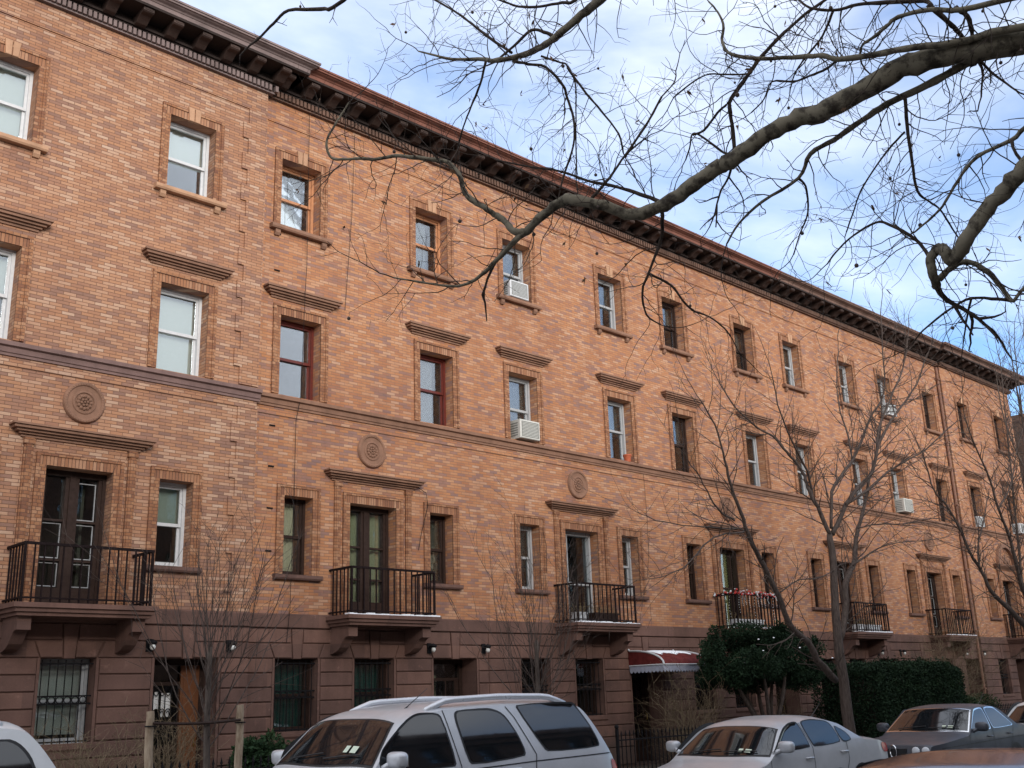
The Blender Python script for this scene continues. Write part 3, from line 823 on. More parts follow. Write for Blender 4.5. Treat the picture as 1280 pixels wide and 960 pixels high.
for i in range(nx_+1):
    f = i/nx_; x = xs[0]+.3+(xs[1]-xs[0]-.42)*f
    lo = .06+.04*math.sin(i*.9); hi = .40+.07*math.sin(i*.55+1)+.05*math.sin(i*1.7)
    for j in range(na_+1):
        a = lo+(hi-lo)*j/na_; th = .035*(math.sin(math.pi*j/na_)**.5)*(math.sin(math.pi*min(1,max(0,f)))**.3)+.004
        sn, cs = math.sin(a*math.pi/2), math.cos(a*math.pi/2)
        m.v.append((x, -.06-(1.0)*sn-th*sn, 2.25+.33*cs+th))
for i in range(nx_):
    for j in range(na_):
        q = b0+i*(na_+1)+j; m.f.append((q, q+1, q+na_+2, q+na_+1))
m.build('snow_cover', M_SNOW, aw, smooth=True)

# ------------------------------------------------------------------ things in the windows and on the balconies
def air_con(loc, label, w=.6, h=.4, white=False):
    t = thing('air_conditioner', label, 'air conditioner', loc, 0, 'window air conditioners')
    m = MB(); m.prism_xz([(-w/2,0), (w/2,0), (w/2,h), (-w/2,h)], -.3, .3, .015)
    m.build('casing', M_WHITE if white else M_AC, t)
    m = MB()
    for i in range(11): z = .05+(h-.1)*i/10; m.box(-w/2+.05, w/2-.05, -.306, -.3, z-.008, z+.008)
    m.box(-w/2+.05,-w/2+.06,-.307,-.3,.04,h-.04); m.box(w/2-.06,w/2-.05,-.307,-.3,.04,h-.04)
    m.build('grille', M_ACD, t)
    m = MB()
    for i in range(6): z = .08+(h-.16)*i/5; m.box(-w/2-.005, -w/2, -.22, .02, z-.012, z+.012)
    m.build('side_vent', M_ACD, t)
air_con((6.1+.43,.18,10.75), 'white air conditioner in the top-floor window of the awning house', .62, .42, True)
air_con((6.17+.5,.14,7.31), 'beige boxy air conditioner on the ledge directly below the white one', .64, .44)
air_con((24.4+.5,.1,10.75), 'small white air conditioner in a top-floor window behind the tree twigs', .6, .42, True)
air_con((24.47+.5,.02,7.31), 'grey-white air conditioner jutting out just above the string course beyond the forked tree', .64, .46)
air_con((30.55+.5,.1,7.31), 'small white air conditioner right of the drainpipe', .5, .4, True)
air_con((34.05+.5,-.1,7.31), 'white air conditioner in the last second-floor window at the right', .6, .4, True)
t = thing('flower_pot', 'red clay pot on the ledge of the second-floor window', 'flower pot', (9.63+.74,.06,7.275))
m = MB(); n = 14
for (r_, z) in ((.075,0), (.1,.15), (.112,.15), (.112,.19), (.095,.19), (.09,.16)):
    m.v += [(r_*math.cos(2*math.pi*k/n), r_*math.sin(2*math.pi*k/n), z) for k in range(n)]
for i in range(5): m.f += [(i*n+k, i*n+(k+1)%n, (i+1)*n+(k+1)%n, (i+1)*n+k) for k in range(n)]
m.build('pot', M_POT, t, smooth=True, angle=40)
m = MB(); m.ball((0,0,.12), .09, 10, 6, (1,1,.4)); m.build('soil', SOIL, t)

def planter(loc, w, label, mat):
    t = thing('planter_box', label, 'planter', loc, 0, 'boxes on the balconies')
    m = MB(); h, d = .22, .2
    m.box(-w/2,w/2,-d/2,-d/2+.02,0,h); m.box(-w/2,w/2,d/2-.02,d/2,0,h); m.box(-w/2,-w/2+.02,-d/2+.02,d/2-.02,0,h); m.box(w/2-.02,w/2,-d/2+.02,d/2-.02,0,h); m.box(-w/2+.02,w/2-.02,-d/2+.02,d/2-.02,0,.16)
    m.box(-w/2-.015,w/2+.015,-d/2-.015,-d/2,h-.04,h)
    m.build('box', mat, t)
    m = MB()
    for k in range(40):
        x, y_ = (rnd.random()-.5)*(w-.06), (rnd.random()-.5)*.14
        m.tube([Vector((x,y_,.15)), Vector((x+rnd.gauss(0,.04),y_+rnd.gauss(0,.04),.26+.1*rnd.random())), Vector((x+rnd.gauss(0,.08),y_+rnd.gauss(0,.06),.3+.14*rnd.random()))], .005, 3)
    m.build('stems', bark_mat('dry_stem', (.12,.09,.05), (.25,.19,.11)) if 'dry_stem' not in bpy.data.materials else bpy.data.materials['dry_stem'], t)
planter((6.1+1.55,-.5,3.185), .3, 'white box at the left corner of the balcony left of the maroon awning', M_WHITE)
planter((6.1+2.35,-.52,3.185), .8, 'long dark planter on the balcony left of the maroon awning', M_DKBR)
planter((12.2+2.0,-.5,3.185), 1.3, 'white box behind the garlanded railing', M_WHITE)
planter((18.3+1.75,-.5,3.185), .35, 'small white box on the snowy balcony above the clipped hedge', M_WHITE)
planter((18.3+2.6,-.48,3.185), .8, 'long white box on the snowy balcony above the clipped hedge', M_WHITE)

# garland of red berries along a balcony rail, with hanging strands
t = thing('garland', 'garland of red berries and pale twigs wound along the balcony rail', 'garland', (12.2+2.29,-.71,4.04))
m = MB(); mr_ = MB(); mw = MB()
pts = []
for i in range(61):
    a = i/60*2.66-.35
    if a < 0: p = Vector((-.985, -a*2, .03))
    elif a < 1.97: p = Vector((-.985+a, 0, .03))
    else: p = Vector((.985, (a-1.97)*2, .03))
    pts.append(p+Vector((0, .02*math.sin(i*1.9), .02*math.cos(i*1.9))))
m.tube(pts, .018, 5)
for p in pts:
    for k in range(3):
        q = p+Vector((rnd.gauss(0,.03), rnd.gauss(0,.03), rnd.gauss(0,.03)))
        (mr_ if rnd.random() < .6 else mw).ball(q, .017+.012*rnd.random(), 6, 4)
for i in range(5, 55, 4):
    p = pts[i]; L = .15+.5*rnd.random()
    for j in range(9):
        mw.ball(p+Vector((.02*math.sin(j), -.02, -L*j/8)), .011, 5, 4)
m.build('twine', M_DKBR, t); mr_.build('berries', paint_mat('red_berry', (.45,.03,.02), .35, .2), t); mw.build('pale_berries', M_WHITE, t)

# ------------------------------------------------------------------ neighbouring building at the far end
def plain_building(name, label, x0, x1, y0, y1, h, mat, floors, cols, face=-1, group=None, trim=TERRA, glass=None, win=(1., 1.7), z1st=1.2):
    """block with real window openings in the face towards the street (face=-1: looks to -y, +1: looks to +y)"""
    T = thing(name, label, 'house', ((x0+x1)/2, y0 if face < 0 else y1, 0), 0, group)
    W = x1-x0; D = y1-y0
    ops = []; fh = (h-1.2)/floors
    for k in range(floors):
        for c in range(cols):
            ops.append((-W/2+W*(c+.5)/cols-win[0]/2, z1st+fh*k, win[0], win[1]))
    w = link('wall', wall_mesh(-W/2, W/2, -.3, h, 0, ops, .3, mat, 'wall', D), T)
    w.rotation_euler = (0, 0, 0 if face < 0 else math.pi)
    key = (name, W, h)
    for o in ops:
        f = link('window', cached(('pw', win), lambda: frame_mesh(win[0], win[1], M_DKBR)), w, (o[0], -.02, o[1]))
        link('pane', cached(('pwp', win), lambda: pane_mesh(.05, win[0]-.05, .05, win[1]-.05, DEP+.03, glass or GLASS_D)), f)
    m = MB(); m.box(-W/2-.0, W/2+.0, -.55, .02, h-.35, h); m.box(-W/2, W/2, -.3, .02, h-.7, h-.352); m.build('cornice', trim, w)
    m = MB(); m.box(-W/2+.02, W/2-.02, .02, D-.02, h-.06, h-.02); m.build('roof', M_ROOFT, w)
    m = MB(); m.face([(-W/2+.1,1.6,0), (W/2-.1,1.6,0), (W/2-.1,1.6,h-.2), (-W/2+.1,1.6,h-.2)]); m.build('interior', M_ROOM, w)
    return T
BR_DARK = brick_mat('brick_dark', [(.0, (.06,.04,.035)), (.5, (.13,.075,.055)), (1., (.2,.12,.085))], (.12,.1,.085), .3)
plain_building('dark_building', 'dark brown brick building at the far right beyond the terrace', 39, 52, .6, 12, 13.2, BR_DARK, 4, 5)
for k, (xa, xb, hh) in enumerate([(-31,-19.5,11.4), (-19.5,-8.0,11.8), (-8.0,3.5,11.2), (3.5,15,11.9), (15,26.5,11.4), (26.5,38,11.7), (38,49.5,11.3)]):
    plain_building('row_house', 'brown row house across the street, seen only as reflections in car windows', xa, xb-.01, -38, -26, hh, BR_DARK, 4, 5, face=1, group='row houses across the street', trim=CORN_D)

# ------------------------------------------------------------------ trees
def smooth(pts, rad, sub=4):
    P = [pts[0]]+list(pts)+[pts[-1]]; out = []; rr = []
    for i in range(1, len(P)-2):
        for k in range(sub):
            t = k/sub; a, b, c, d = P[i-1], P[i], P[i+1], P[i+2]
            out.append(.5*((2*b)+(c-a)*t+(2*a-5*b+4*c-d)*t*t+(3*b-a-3*c+d)*t**3))
            rr.append(rad[i-1]*(1-t)+rad[i]*t)
    out.append(pts[-1]); rr.append(rad[-1])
    return out, rr
def rvec(rg): 
    while True:
        v = Vector((rg.uniform(-1,1), rg.uniform(-1,1), rg.uniform(-1,1)))
        if .05 < v.length < 1: return v.normalized()
def twig(mb, p, d, L, r_, level, rg, st):
    n = max(3, int(L/st['seg'])); pts = [p.copy()]; q = p.copy(); d = d.normalized(); kids = []
    for i in range(n):
        d = (d + rvec(rg)*st['wob'] + Vector((0,0,st['up']))).normalized()
        q = q + d*(L/n); pts.append(q.copy())
        if level > 0 and i >= 1-(level > 1) and rg.random() < st['br']:
            side = rvec(rg); side = (side - d*side.dot(d)); side = side.normalized() if side.length > .01 else d
            kids.append((q.copy(), (d*st['fwd']+side).normalized(), L*rg.uniform(.3,.65)*(1-.35*i/n), r_*(.62-.2*i/n)))
    m_ = len(pts)
    mb.tube(pts, [r_*(1-.6*i/(m_-1)) for i in range(m_)], 4 if r_ > .006 else 3, False)
    tips = [pts[-1]]
    for k in kids: tips += twig(mb, k[0], k[1], k[2], max(k[3], st['rmin']), level-1, rg, st)
    return tips
def along(pts, rad, step):
    acc = 0; out = []
    for i in range(len(pts)-1):
        s = pts[i+1]-pts[i]; L = s.length; acc += L
        while acc > step and L > 0:
            acc -= step; out.append((pts[i+1]-s.normalized()*min(acc, L), s.normalized(), rad[i]))
    return out
BARK_P = bark_mat('plane_bark', (.032,.026,.02), (.13,.113,.083), plane=True)
BARK_T = bark_mat('twig_bark', (.022,.016,.013), (.055,.04,.032))
BARK_D = bark_mat('dark_bark', (.035,.026,.022), (.105,.079,.067))
BARK_G = bark_mat('grey_bark', (.045,.035,.03), (.115,.09,.075))

# --- the plane tree on the near pavement: its limbs reach over the street
trunk_top = at_d(1560, -30, 7.6)
PT = thing('plane_tree', 'big plane tree on the near pavement, its mottled limbs crossing the sky', 'tree', (trunk_top.x, trunk_top.y, WALK))
base = Vector((trunk_top.x, trunk_top.y, WALK))
def limb(px, r0, r1, d0, d1, parent, mat, step, L, st, rg, pre=None, rpow=1., seeds=None, name='limb', lvl=2, sub=4, jit=0., start=None):
    n = len(px); pts = []; rad = []
    for i, (u, v) in enumerate(px):
        f = i/(n-1); dep = d0+(d1-d0)*f + (jit*math.sin(i*2.1+px[0][0]) if 0 < i < n-1 else 0)
        pts.append(at_d(u, v, dep)); rad.append(max(.95,(r0+(r1-r0)*f**rpow)*.74)*dep/FPX)
    if pre: pts = pre[0]+pts; rad = pre[1]+rad
    pts, rad = smooth(pts, rad, sub)
    org = Vector(parent.location)
    pts = [p-org for p in pts]
    o = MB().tube([p+rvec(rg)*r_*.16 for p, r_ in zip(pts, rad)], [r_*(1+.11*rg.uniform(-1,1)) for r_ in rad], 9 if max(rad) > .03 else 6).build(name, mat, parent, smooth=True)
    mb = MB(); tips = []
    for (p, d, r_) in along(pts, rad, step):
        if r_ > st.get('rtop', .055) : 
            if rg.random() > .35: continue
        s = rvec(rg); s = s-d*s.dot(d)
        if s.length < .05: continue
        tips += twig(mb, p, (s.normalized()+d*.55), L*rg.uniform(.45,1.25), min(max(r_*.45, st['rmin']*1.3), st['rmax']), lvl, rg, st)
    tips += twig(mb, pts[-1], pts[-1]-pts[-2], L*1.1, max(rad[-1]*.8, st['rmin']), lvl, rg, st)
    mb.build('twigs', BARK_T if mat != BARK_G else BARK_G, o)
    return o, pts, tips
rg = random.Random(11)
ST_P = dict(seg=.065, wob=.29, up=-.005, br=.36, fwd=.7, rmin=.0019, rmax=.006, rtop=.05)
m = MB(); tp, tr_ = smooth([Vector((0,0,0)), Vector((.02,.0,.5)), Vector((.03,.02,2.2)), Vector((-.02,.03,4.5)), trunk_top-base+Vector((0,0,.1))], [.36,.28,.25,.24,.22], 5)
m.tube(tp, tr_, 14).build('trunk', BARK_P, PT, smooth=True)
limbs = [
 # px list, r0, r1, d0, d1
 ([(1560,-30),(1400,20),(1330,40),(1280,52),(1227,60),(1167,72),(1126,86),(1084,110),(1034,138),(998,148),(959,169),(918,197),(900,209),(866,231),(831,256),(792,268),(755,257),(717,249),(702,252),(680,268),(656,291)], 25, 7, 7.6, 9.0),
 ([(656,291),(640,305),(624,322),(606,340),(590,352),(567,358),(534,354),(492,347)], 6, 1.5, 9.0, 9.2),
 ([(656,291),(642,289),(631,276),(618,268),(605,259),(586,247),(578,232),(575,221),(560,203),(537,199),(510,196),(492,195),(470,199),(451,198),(430,199),(414,197),(408,178),(417,159),(430,138),(436,128)], 6.5, 1.3, 9.0, 9.8),
 ([(831,255),(812,247),(786,238),(759,231),(735,226),(700,214),(660,208),(620,200)], 4, 1.3, 8.75, 9.6),
 ([(1330,46),(1277,62),(1227,72),(1191,89),(1149,111),(1108,131),(1078,150),(1042,175),(1013,193),(998,223),(953,252),(924,279),(908,306)], 10, 1.4, 7.75, 8.8),
 ([(998,223),(1007,233),(1010,265),(1000,292),(992,318)], 2.5, 1.1, 8.5, 8.7),
 ([(1131,118),(1134,157),(1140,202),(1147,239),(1162,252),(1175,262),(1190,285),(1200,300)], 3.2, 1.2, 8.0, 8.4),
 ([(1131,165),(1108,190),(1078,235),(1066,267),(1058,290)], 2, 1., 8.1, 8.6),
 ([(1500,40),(1400,110),(1330,160),(1280,211),(1254,239),(1228,268),(1208,301),(1196,319),(1188,326),(1182,315),(1173,311),(1164,324),(1166,340),(1171,358)], 19, 7, 7.3, 7.9),
 ([(1173,350),(1188,335),(1208,327),(1231,337),(1247,353),(1258,368),(1267,376),(1280,360),(1310,340)], 6, 3, 7.9, 7.7),
 ([(1267,376),(1247,374),(1214,373),(1188,386),(1155,412),(1140,430)], 3.6, 1.2, 7.8, 8.2),
 ([(1214,373),(1209,396),(1204,429)], 2.4, 1.2, 7.9, 8.1),
 ([(1162,322),(1150,305),(1132,291),(1112,281),(1096,278),(1067,294),(1045,315),(1034,330)], 3.6, 1.4, 7.9, 8.5),
 ([(1380,90),(1320,130),(1280,160),(1265,175),(1221,196),(1198,225),(1178,258),(1160,276),(1142,291)], 5.5, 1.4, 7.4, 8.1),
 ([(1265,175),(1268,188),(1280,205)], 3, 2.5, 7.6, 7.5),
 ([(1400,15),(1262,36),(1197,53),(1146,59),(1093,68),(1048,74),(1028,70),(1001,71),(953,73),(915,68),(903,53),(904,30),(895,12),(886,2)], 8, 1.3, 7.6, 8.9),
 ([(1048,74),(1033,86),(1012,95),(992,102),(965,102),(955,124),(939,141)], 2.6, 1.1, 8.3, 8.7),
 ([(1420,-40),(1300,-10),(1200,12),(1164,12),(1123,21),(1108,33),(1090,48),(1078,56),(1075,70)], 6, 2, 7.6, 8.4),
 ([(1164,8),(1155,1),(1108,3),(1072,6),(1042,13),(1013,10),(999,0)], 4.5, 2, 8.0, 8.6),
 ([(1160,5),(1185,27),(1198,40),(1205,50)], 5, 4, 8.0, 8.1),
 ([(1195,10),(1209,20),(1215,40)], 5, 4, 7.9, 8.0),
 ([(1042,12),(1028,45),(1010,68),(995,89),(988,110)], 2.6, 1.2, 8.5, 8.8),
 ([(1060,-20),(1010,15),(989,33),(971,50),(947,77),(924,110),(912,128),(915,155),(918,190)], 2.2, 4, 8.6, 8.5),
 ([(918,190),(905,191),(881,173),(866,167),(862,185),(857,200)], 2.6, 1.1, 8.5, 8.9),
 ([(866,168),(880,163),(897,141),(908,131)], 2.2, 2, 8.7, 8.5),
 ([(940,90),(929,93),(905,93),(881,94),(855,111),(842,122)], 1.9, 1, 8.6, 9.),
 ([(1500,-110),(1200,-180),(900,-110),(800,-40),(751,0),(727,19),(693,48),(672,61),(650,70),(616,76),(605,74),(566,74),(539,68),(523,64)], 12, 1.2, 7.8, 9.6),
 ([(693,46),(680,40),(664,38),(642,58),(624,73)], 3.4, 2, 9.0, 9.2),
 ([(760,-40),(719,0),(703,3),(675,8),(648,8),(625,0),(600,-8)], 3.5, 1.5, 8.8, 9.4),
 ([(640,66),(613,48),(590,30),(571,16),(544,0),(520,-12)], 2.8, 1.5, 9.2, 9.7),
 ([(608,74),(600,106),(589,133),(579,159),(572,185)], 2.6, 1.1, 9.3, 9.6),
 ([(640,76),(660,80),(682,84),(703,106),(709,122),(717,149),(717,181),(706,215),(700,238)], 2.6, 1.8, 9.2, 9.1),
 ([(676,70),(700,78),(709,82),(719,104),(720,138),(720,180),(721,218)], 1.9, 1.1, 9.1, 9.3),
 ([(709,84),(733,117),(751,138),(773,167),(779,191)], 2.2, 1.5, 9.1, 9.),
 ([(738,250),(757,228),(765,218),(781,195),(795,182),(807,173)], 2.9, 1.4, 8.9, 9.),
 ([(781,196),(791,181),(812,149),(827,121)], 2.6, 1.8, 8.95, 9.),
 ([(827,262),(828,275),(826,300),(811,341),(803,364),(808,393),(826,406)], 4.2, 1.2, 8.75, 8.9),
 ([(811,342),(839,357),(853,375),(866,388),(887,396),(905,410),(913,420)], 2.4, 1.1, 8.8, 8.9),
 ([(1200,-180),(800,-190),(560,-110),(430,0),(401,11),(361,13),(342,29),(324,48),(311,58),(300,70)], 5, 1.5, 8.2, 9.8),
]
all_tips = []
for i, (px, r0, r1, d0, d1) in enumerate(limbs):
    stp = (.105 if i else .16) if i != len(limbs)-1 else .4
    o, pts, tips = limb(px, r0, r1, d0, d1, PT, BARK_P if r0 > 5 else BARK_T, stp, (.62 if i != len(limbs)-1 else .22), ST_P, rg, rpow=.8, jit=.03)
    all_tips += tips
# hanging seed balls and a few dead leaves
sb = MB(); sb.ball((0,0,0), .015, 8, 6); sb.tube([Vector((0,0,.012)), Vector((.004,0,.03)), Vector((0,0,.052))], .0022, 4); sb = sb.mesh('seed_ball', BARK_D, True)
vis = [q for q in all_tips if .1 < (q+base-CP).dot(CF)]
for q in rg.sample(vis, 46):
    k = link('seed_ball', sb, PT, (q.x, q.y, q.z-.05)); s = rg.uniform(.7,1.2); k.scale = (s, s, s)
m = MB()
for q in rg.sample(vis, 110):
    a, b_ = rvec(rg)*.03, rvec(rg)*.022
    m.face([q, q+a+b_*.6, q+a*2, q+a-b_*.6]); m.face([q, q+a*.8+Vector((0,0,-.03)), q+a*1.5+Vector((.01,0,-.04)), q+b_])
m.build('dead_leaves', paint_mat('dead_leaf', (.13,.07,.035), .8, .4), PT)

# --- the forked tree at the far kerb
def tree_px(name, label, basepx, y0, limbs_, mat, step, L, st, rg, lvl=2, group=None):
    b = at_y(basepx[0], basepx[1], y0); b = Vector((b.x, y0, WALK))
    T = thing(name, label, 'tree', b, 0, group)
    for (px, r0, r1, dy, nm) in limbs_:
        pts = []; rad = []; n = len(px)
        for i, (u, v) in enumerate(px):
            f = i/(n-1); yy = y0+dy[0]+(dy[1]-dy[0])*f
            p = at_y(u, v, yy); dep = (p-CP).dot(CF); pts.append(p-b); rad.append((r0+(r1-r0)*f)*.64*dep/FPX)
        if nm == 'trunk': pts = [Vector((pts[0].x*.6+.0, 0, 0))]+pts; rad = [rad[0]*1.35]+rad
        pts, rad = smooth(pts, rad, 3)
        pts = [p+rvec(rg)*.012 for p in pts]
        o = MB().tube(pts, [r_*(1+.07*rg.uniform(-1,1)) for r_ in rad], 10 if r0 > 5 else 6).build(nm, mat, T, smooth=True)
        if nm == 'trunk' and st.get('bare'): continue
        mb = MB()
        for (p, d, r_) in along(pts, rad, step):
            if r_ > .09: continue
            s = rvec(rg); s = s-d*s.dot(d)
            if s.length < .05: continue
            s.normalize()
            twig(mb, p, s*.75+d*.9, L*rg.uniform(.4,1.2), min(max(r_*.5, st['rmin']*1.4), st['rmax']), lvl, rg, st)
        twig(mb, pts[-1], pts[-1]-pts[-2], L, max(rad[-1]*.9, st['rmin']), lvl, rg, st)
        mb.build('twigs', BARK_D, o)
    return T
ST_F = dict(seg=.14, wob=.17, up=.03, br=.46, fwd=1.1, rmin=.0036, rmax=.013, bare=True)
rg = random.Random(5)
tree_px('forked_tree', 'tall bare forked tree with a leaning side stem, in front of the clipped hedge', (1060,905), -5.4, [
 ([(1062,910),(1054,850),(1047,800),(1043,750),(1041,700),(1037,668)], 11, 5.5, (0,0), 'trunk'),
 ([(1050,800),(1057,765),(1056,730),(1063,713),(1068,700),(1069,680),(1073,660),(1080,632),(1086,600),(1097,560),(1102,520)], 7, 1.5, (0,.5), 'limb'),
 ([(1037,668),(1026,641),(1015,621),(1008,604),(1004,591),(993,575),(978,560),(966,545),(945,533),(919,509),(898,478)], 4.8, 1.1, (0,.7), 'limb'),
 ([(1015,621),(1012,598),(1000,570),(985,540),(972,505),(966,470)], 2.6, 1., (.2,-.4), 'limb'),
 ([(1040,668),(1049,650),(1058,630),(1074,608),(1091,590),(1096,563),(1108,536),(1126,509),(1146,480),(1156,450)], 5, 1.2, (0,-.6), 'limb'),
 ([(1039,660),(1040,615),(1050,597),(1066,575),(1078,548),(1090,518),(1105,489),(1103,429),(1101,390)], 3.6, 1., (0,.4), 'limb'),
 ([(1058,630),(1085,612),(1110,590),(1135,575),(1160,560),(1185,535)], 3, 1., (-.2,-.9), 'limb'),
 ([(1096,563),(1100,530),(1112,500),(1128,462),(1134,430),(1136,405)], 2.6, .9, (-.3,-.3), 'limb'),
 ([(1066,575),(1060,545),(1050,515),(1046,480),(1048,440)], 2.2, .9, (.2,.9), 'limb'),
 ([(1072,660),(1100,655),(1130,655),(1160,648),(1185,650)], 1.6, .7, (.1,-.5), 'limb'),
 ([(1066,706),(1090,690),(1115,680),(1150,676),(1180,672)], 1.6, .7, (0,-.7), 'limb'),
 ([(1044,850),(1021,824),(1010,802),(990,785),(977,755),(960,717),(945,689),(934,665),(927,643),(918,619),(910,593),(904,565),(893,530),(876,500)], 7, 1.2, (0,-.8), 'limb'),
 ([(929,665),(907,667),(886,676),(868,696),(853,711),(820,722),(795,726)], 2, .7, (-.5,-1.), 'limb'),
 ([(921,661),(903,660),(886,659),(853,656),(820,650),(795,640)], 1.7, .7, (-.5,-.2), 'limb'),
 ([(918,650),(901,641),(888,621),(875,597),(859,573),(850,545)], 2.2, .7, (-.5,-.9), 'limb'),
 ([(975,740),(1000,725),(1025,722),(1042,712)], 1.5, 1., (-.3,0), 'limb'),
], BARK_D, .19, 1.1, ST_F, rg)
rg = random.Random(8)
tree_px('street_tree', 'bare tree leaning in from the right edge, its limbs crossing the brown drainpipe', (1340,905), -5.4, [
 ([(1345,905),(1330,850),(1310,812),(1280,780),(1256,756)], 9, 5, (0,.2), 'trunk'),
 ([(1256,756),(1238,738),(1227,714),(1212,690),(1197,655),(1181,629),(1167,612),(1160,588),(1150,560)], 4.5, 1., (.2,.6), 'limb'),
 ([(1310,812),(1290,760),(1279,739),(1270,703),(1260,665),(1248,636),(1236,595),(1217,552),(1205,520)], 5, 1., (0,-.5), 'limb'),
 ([(1279,739),(1274,690),(1268,630),(1262,570),(1256,510),(1250,450)], 3, .9, (0,.3), 'limb'),
 ([(1310,812),(1300,740),(1292,660),(1284,580),(1276,500),(1268,430)], 4, .9, (0,-.8), 'limb'),
 ([(1227,714),(1222,690),(1230,650),(1235,620)], 2, .8, (.3,.8), 'limb'),
 ([(1248,636),(1262,610),(1270,570),(1280,530)], 2, .8, (-.3,0), 'limb'),
], BARK_D, .15, 1.2, ST_F, rg)
rg = random.Random(21)
tree_px('distant_tree', 'hazy bare tree top rising beyond the far right end of the cornice', (1300,905), -1.5, [
 ([(1310,900),(1306,800),(1300,700),(1290,600)], 6, 4, (0,0), 'trunk'),
 ([(1290,600),(1280,540),(1270,480),(1262,430)], 3, .7, (0,0), 'limb'),
 ([(1292,620),(1290,540),(1284,470),(1280,425)], 3, .7, (0,.5), 'limb'),
 ([(1290,600),(1268,560),(1252,510),(1244,460)], 2.4, .7, (0,.6), 'limb'),
], BARK_G, .5, 2.0, dict(seg=.25, wob=.1, up=.06, br=.42, fwd=1.5, rmin=.006, rmax=.014, bare=True), rg)

# --- two young trees with upright twiggy heads
def young_tree(label, u, v0, ytree, top, spread, hgt, seed, lean=0.):
    rg = random.Random(seed)
    b = at_y(u, v0, ytree); b = Vector((b.x, ytree, WALK))
    T = thing('young_tree', label, 'tree', b, 0, 'young trees on the pavement')
    pts, rad = smooth([Vector((0,0,0)), Vector((.01,0,.8)), Vector((lean*.5,.01,1.5)), Vector((lean,0,top))], [.05,.042,.036,.028], 4)
    MB().tube(pts, rad, 8).build('trunk', BARK_G, T, smooth=True)
    st = dict(seg=.11, wob=.1, up=.05, br=.32, fwd=1.5, rmin=.0032, rmax=.010)
    for k in range(24):
        f = k/23; z = top*(.52+.48*f); p = Vector((lean*f, 0, z))
        a = k*2.4; out = (1.05-.75*f)*spread
        d = Vector((math.cos(a)*out, math.sin(a)*out, .85+.5*f))
        mb = MB(); twig(mb, p, d, (hgt-z)*rg.uniform(.5,.85)/max(.75, d.normalized().z), .0085*(1-.3*f), 2, rg, st)
        mb.build('branch', BARK_D, T)
    return T
young_tree('young bare tree tied between the two wooden stakes', 258, 955, -5.4, 2.35, .8, 4.05, 3, -.02)
young_tree('young bare tree with upright twigs rising behind the roof rail of the silver SUV', 672, 840, -5.2, 2.5, .95, 4.3, 9)
def stake(u, v, y, label, lean, seed):
    rg = random.Random(seed)
    p = at_y(u, v, y)
    T = thing('tree_stake', label, 'stake', (p.x-lean, y, WALK), 0, 'stakes of the young tree')
    H = p.z-WALK
    pts, rad = smooth([Vector((0,0,0)), Vector((lean*.3,0,H*.4)), Vector((lean*.8,.01,H*.85)), Vector((lean,.0,H))], [.05,.047,.045,.042], 4)
    pts = [q+Vector((rg.gauss(0,.004), rg.gauss(0,.004), 0)) for q in pts]
    MB().tube(pts, rad, 10).build('post', M_WOODST, T, smooth=True, angle=60)
    m = MB(); zz = 1.5 if H > 1.5 else H-.1
    m.tube([Vector((lean*.8+.056*math.cos(a), .056*math.sin(a), zz)) for a in [k*math.pi/6 for k in range(13)]], .008, 5); m.build('wire_loop', M_BLACK, T)
    return T
s1 = stake(188, 889, -5.4, 'leaning pale wooden stake left of the young tree', -.05, 1)
s2 = stake(301, 881, -5.4, 'upright grey wooden stake right of the young tree', .0, 2)
a_, b2 = Vector(s1.location), Vector(s2.location)
m = MB(); L = b2.x-a_.x
m.tube([Vector((L*k/8, -.05, -.02*math.sin(math.pi*k/8))) for k in range(9)], .018, 6)
t = tag(m.build('tie_strap', M_DKBR, None, (a_.x-.03, -5.4, 1.47)), 'dark horizontal tie strap running between the two wooden stakes', 'strap')

# --- evergreens: many needle-sized faces spread through the crown
LEAF_Y = leaf_mat('yew_needles', [(.3, (.006,.012,.007)), (.5, (.013,.028,.014)), (.7, (.028,.052,.022))])
LEAF_H = leaf_mat('hedge_leaves', [(.3, (.007,.013,.008)), (.5, (.015,.03,.016)), (.7, (.032,.058,.026))])
LEAF_S = leaf_mat('shrub_leaves', [(.3, (.012,.025,.012)), (.5, (.025,.05,.022)), (.7, (.05,.085,.035))])
DRY = bark_mat('dry_twig', (.09,.065,.04), (.24,.18,.115))
def leaf(m, p, s, rg, nrm=None):
    a = rvec(rg); b = rvec(rg); 
    if nrm is not None: a = (a+nrm*.9).normalized()
    b = (b-a*b.dot(a)).normalized()
    m.face([p-b*s*.22, p+a*s*.5-b*s*.3, p+a*s, p+a*s*.5+b*s*.3])
def clumps(m, cl, n, s, rg):
    for (c, rx, ry, rz) in cl:
        k = max(14, int(n*rx*rz*4))
        for i in range(k):
            d = rvec(rg); q = d*(rg.random()**.4)
            leaf(m, Vector((c[0]+rx*q.x, c[1]+ry*q.y, c[2]+rz*q.z)), s*rg.uniform(.6,1.4), rg, d)
rg = random.Random(14)
c0 = at_y(950, 870, -2.4)
T = thing('yew_tree', 'dark green spreading yew on bare stems, in front of the garlanded balcony', 'tree', (c0.x+.25, -2.4, 0))
m = MB()
for k in range(7):
    a = k*.9+.3; e = Vector((math.cos(a)*rg.uniform(.6,1.7), math.sin(a)*.6, 2.0+rg.random()*.3))
    pts, rad = smooth([Vector((.08*math.cos(a),.08*math.sin(a),0)), Vector((e.x*.15,e.y*.2,.6)), Vector((e.x*.5,e.y*.6,1.3)), e], [.07,.055,.045,.025], 4)
    m.tube(pts, rad, 7)
m.build('stems', BARK_D, T, smooth=True)
cl = []
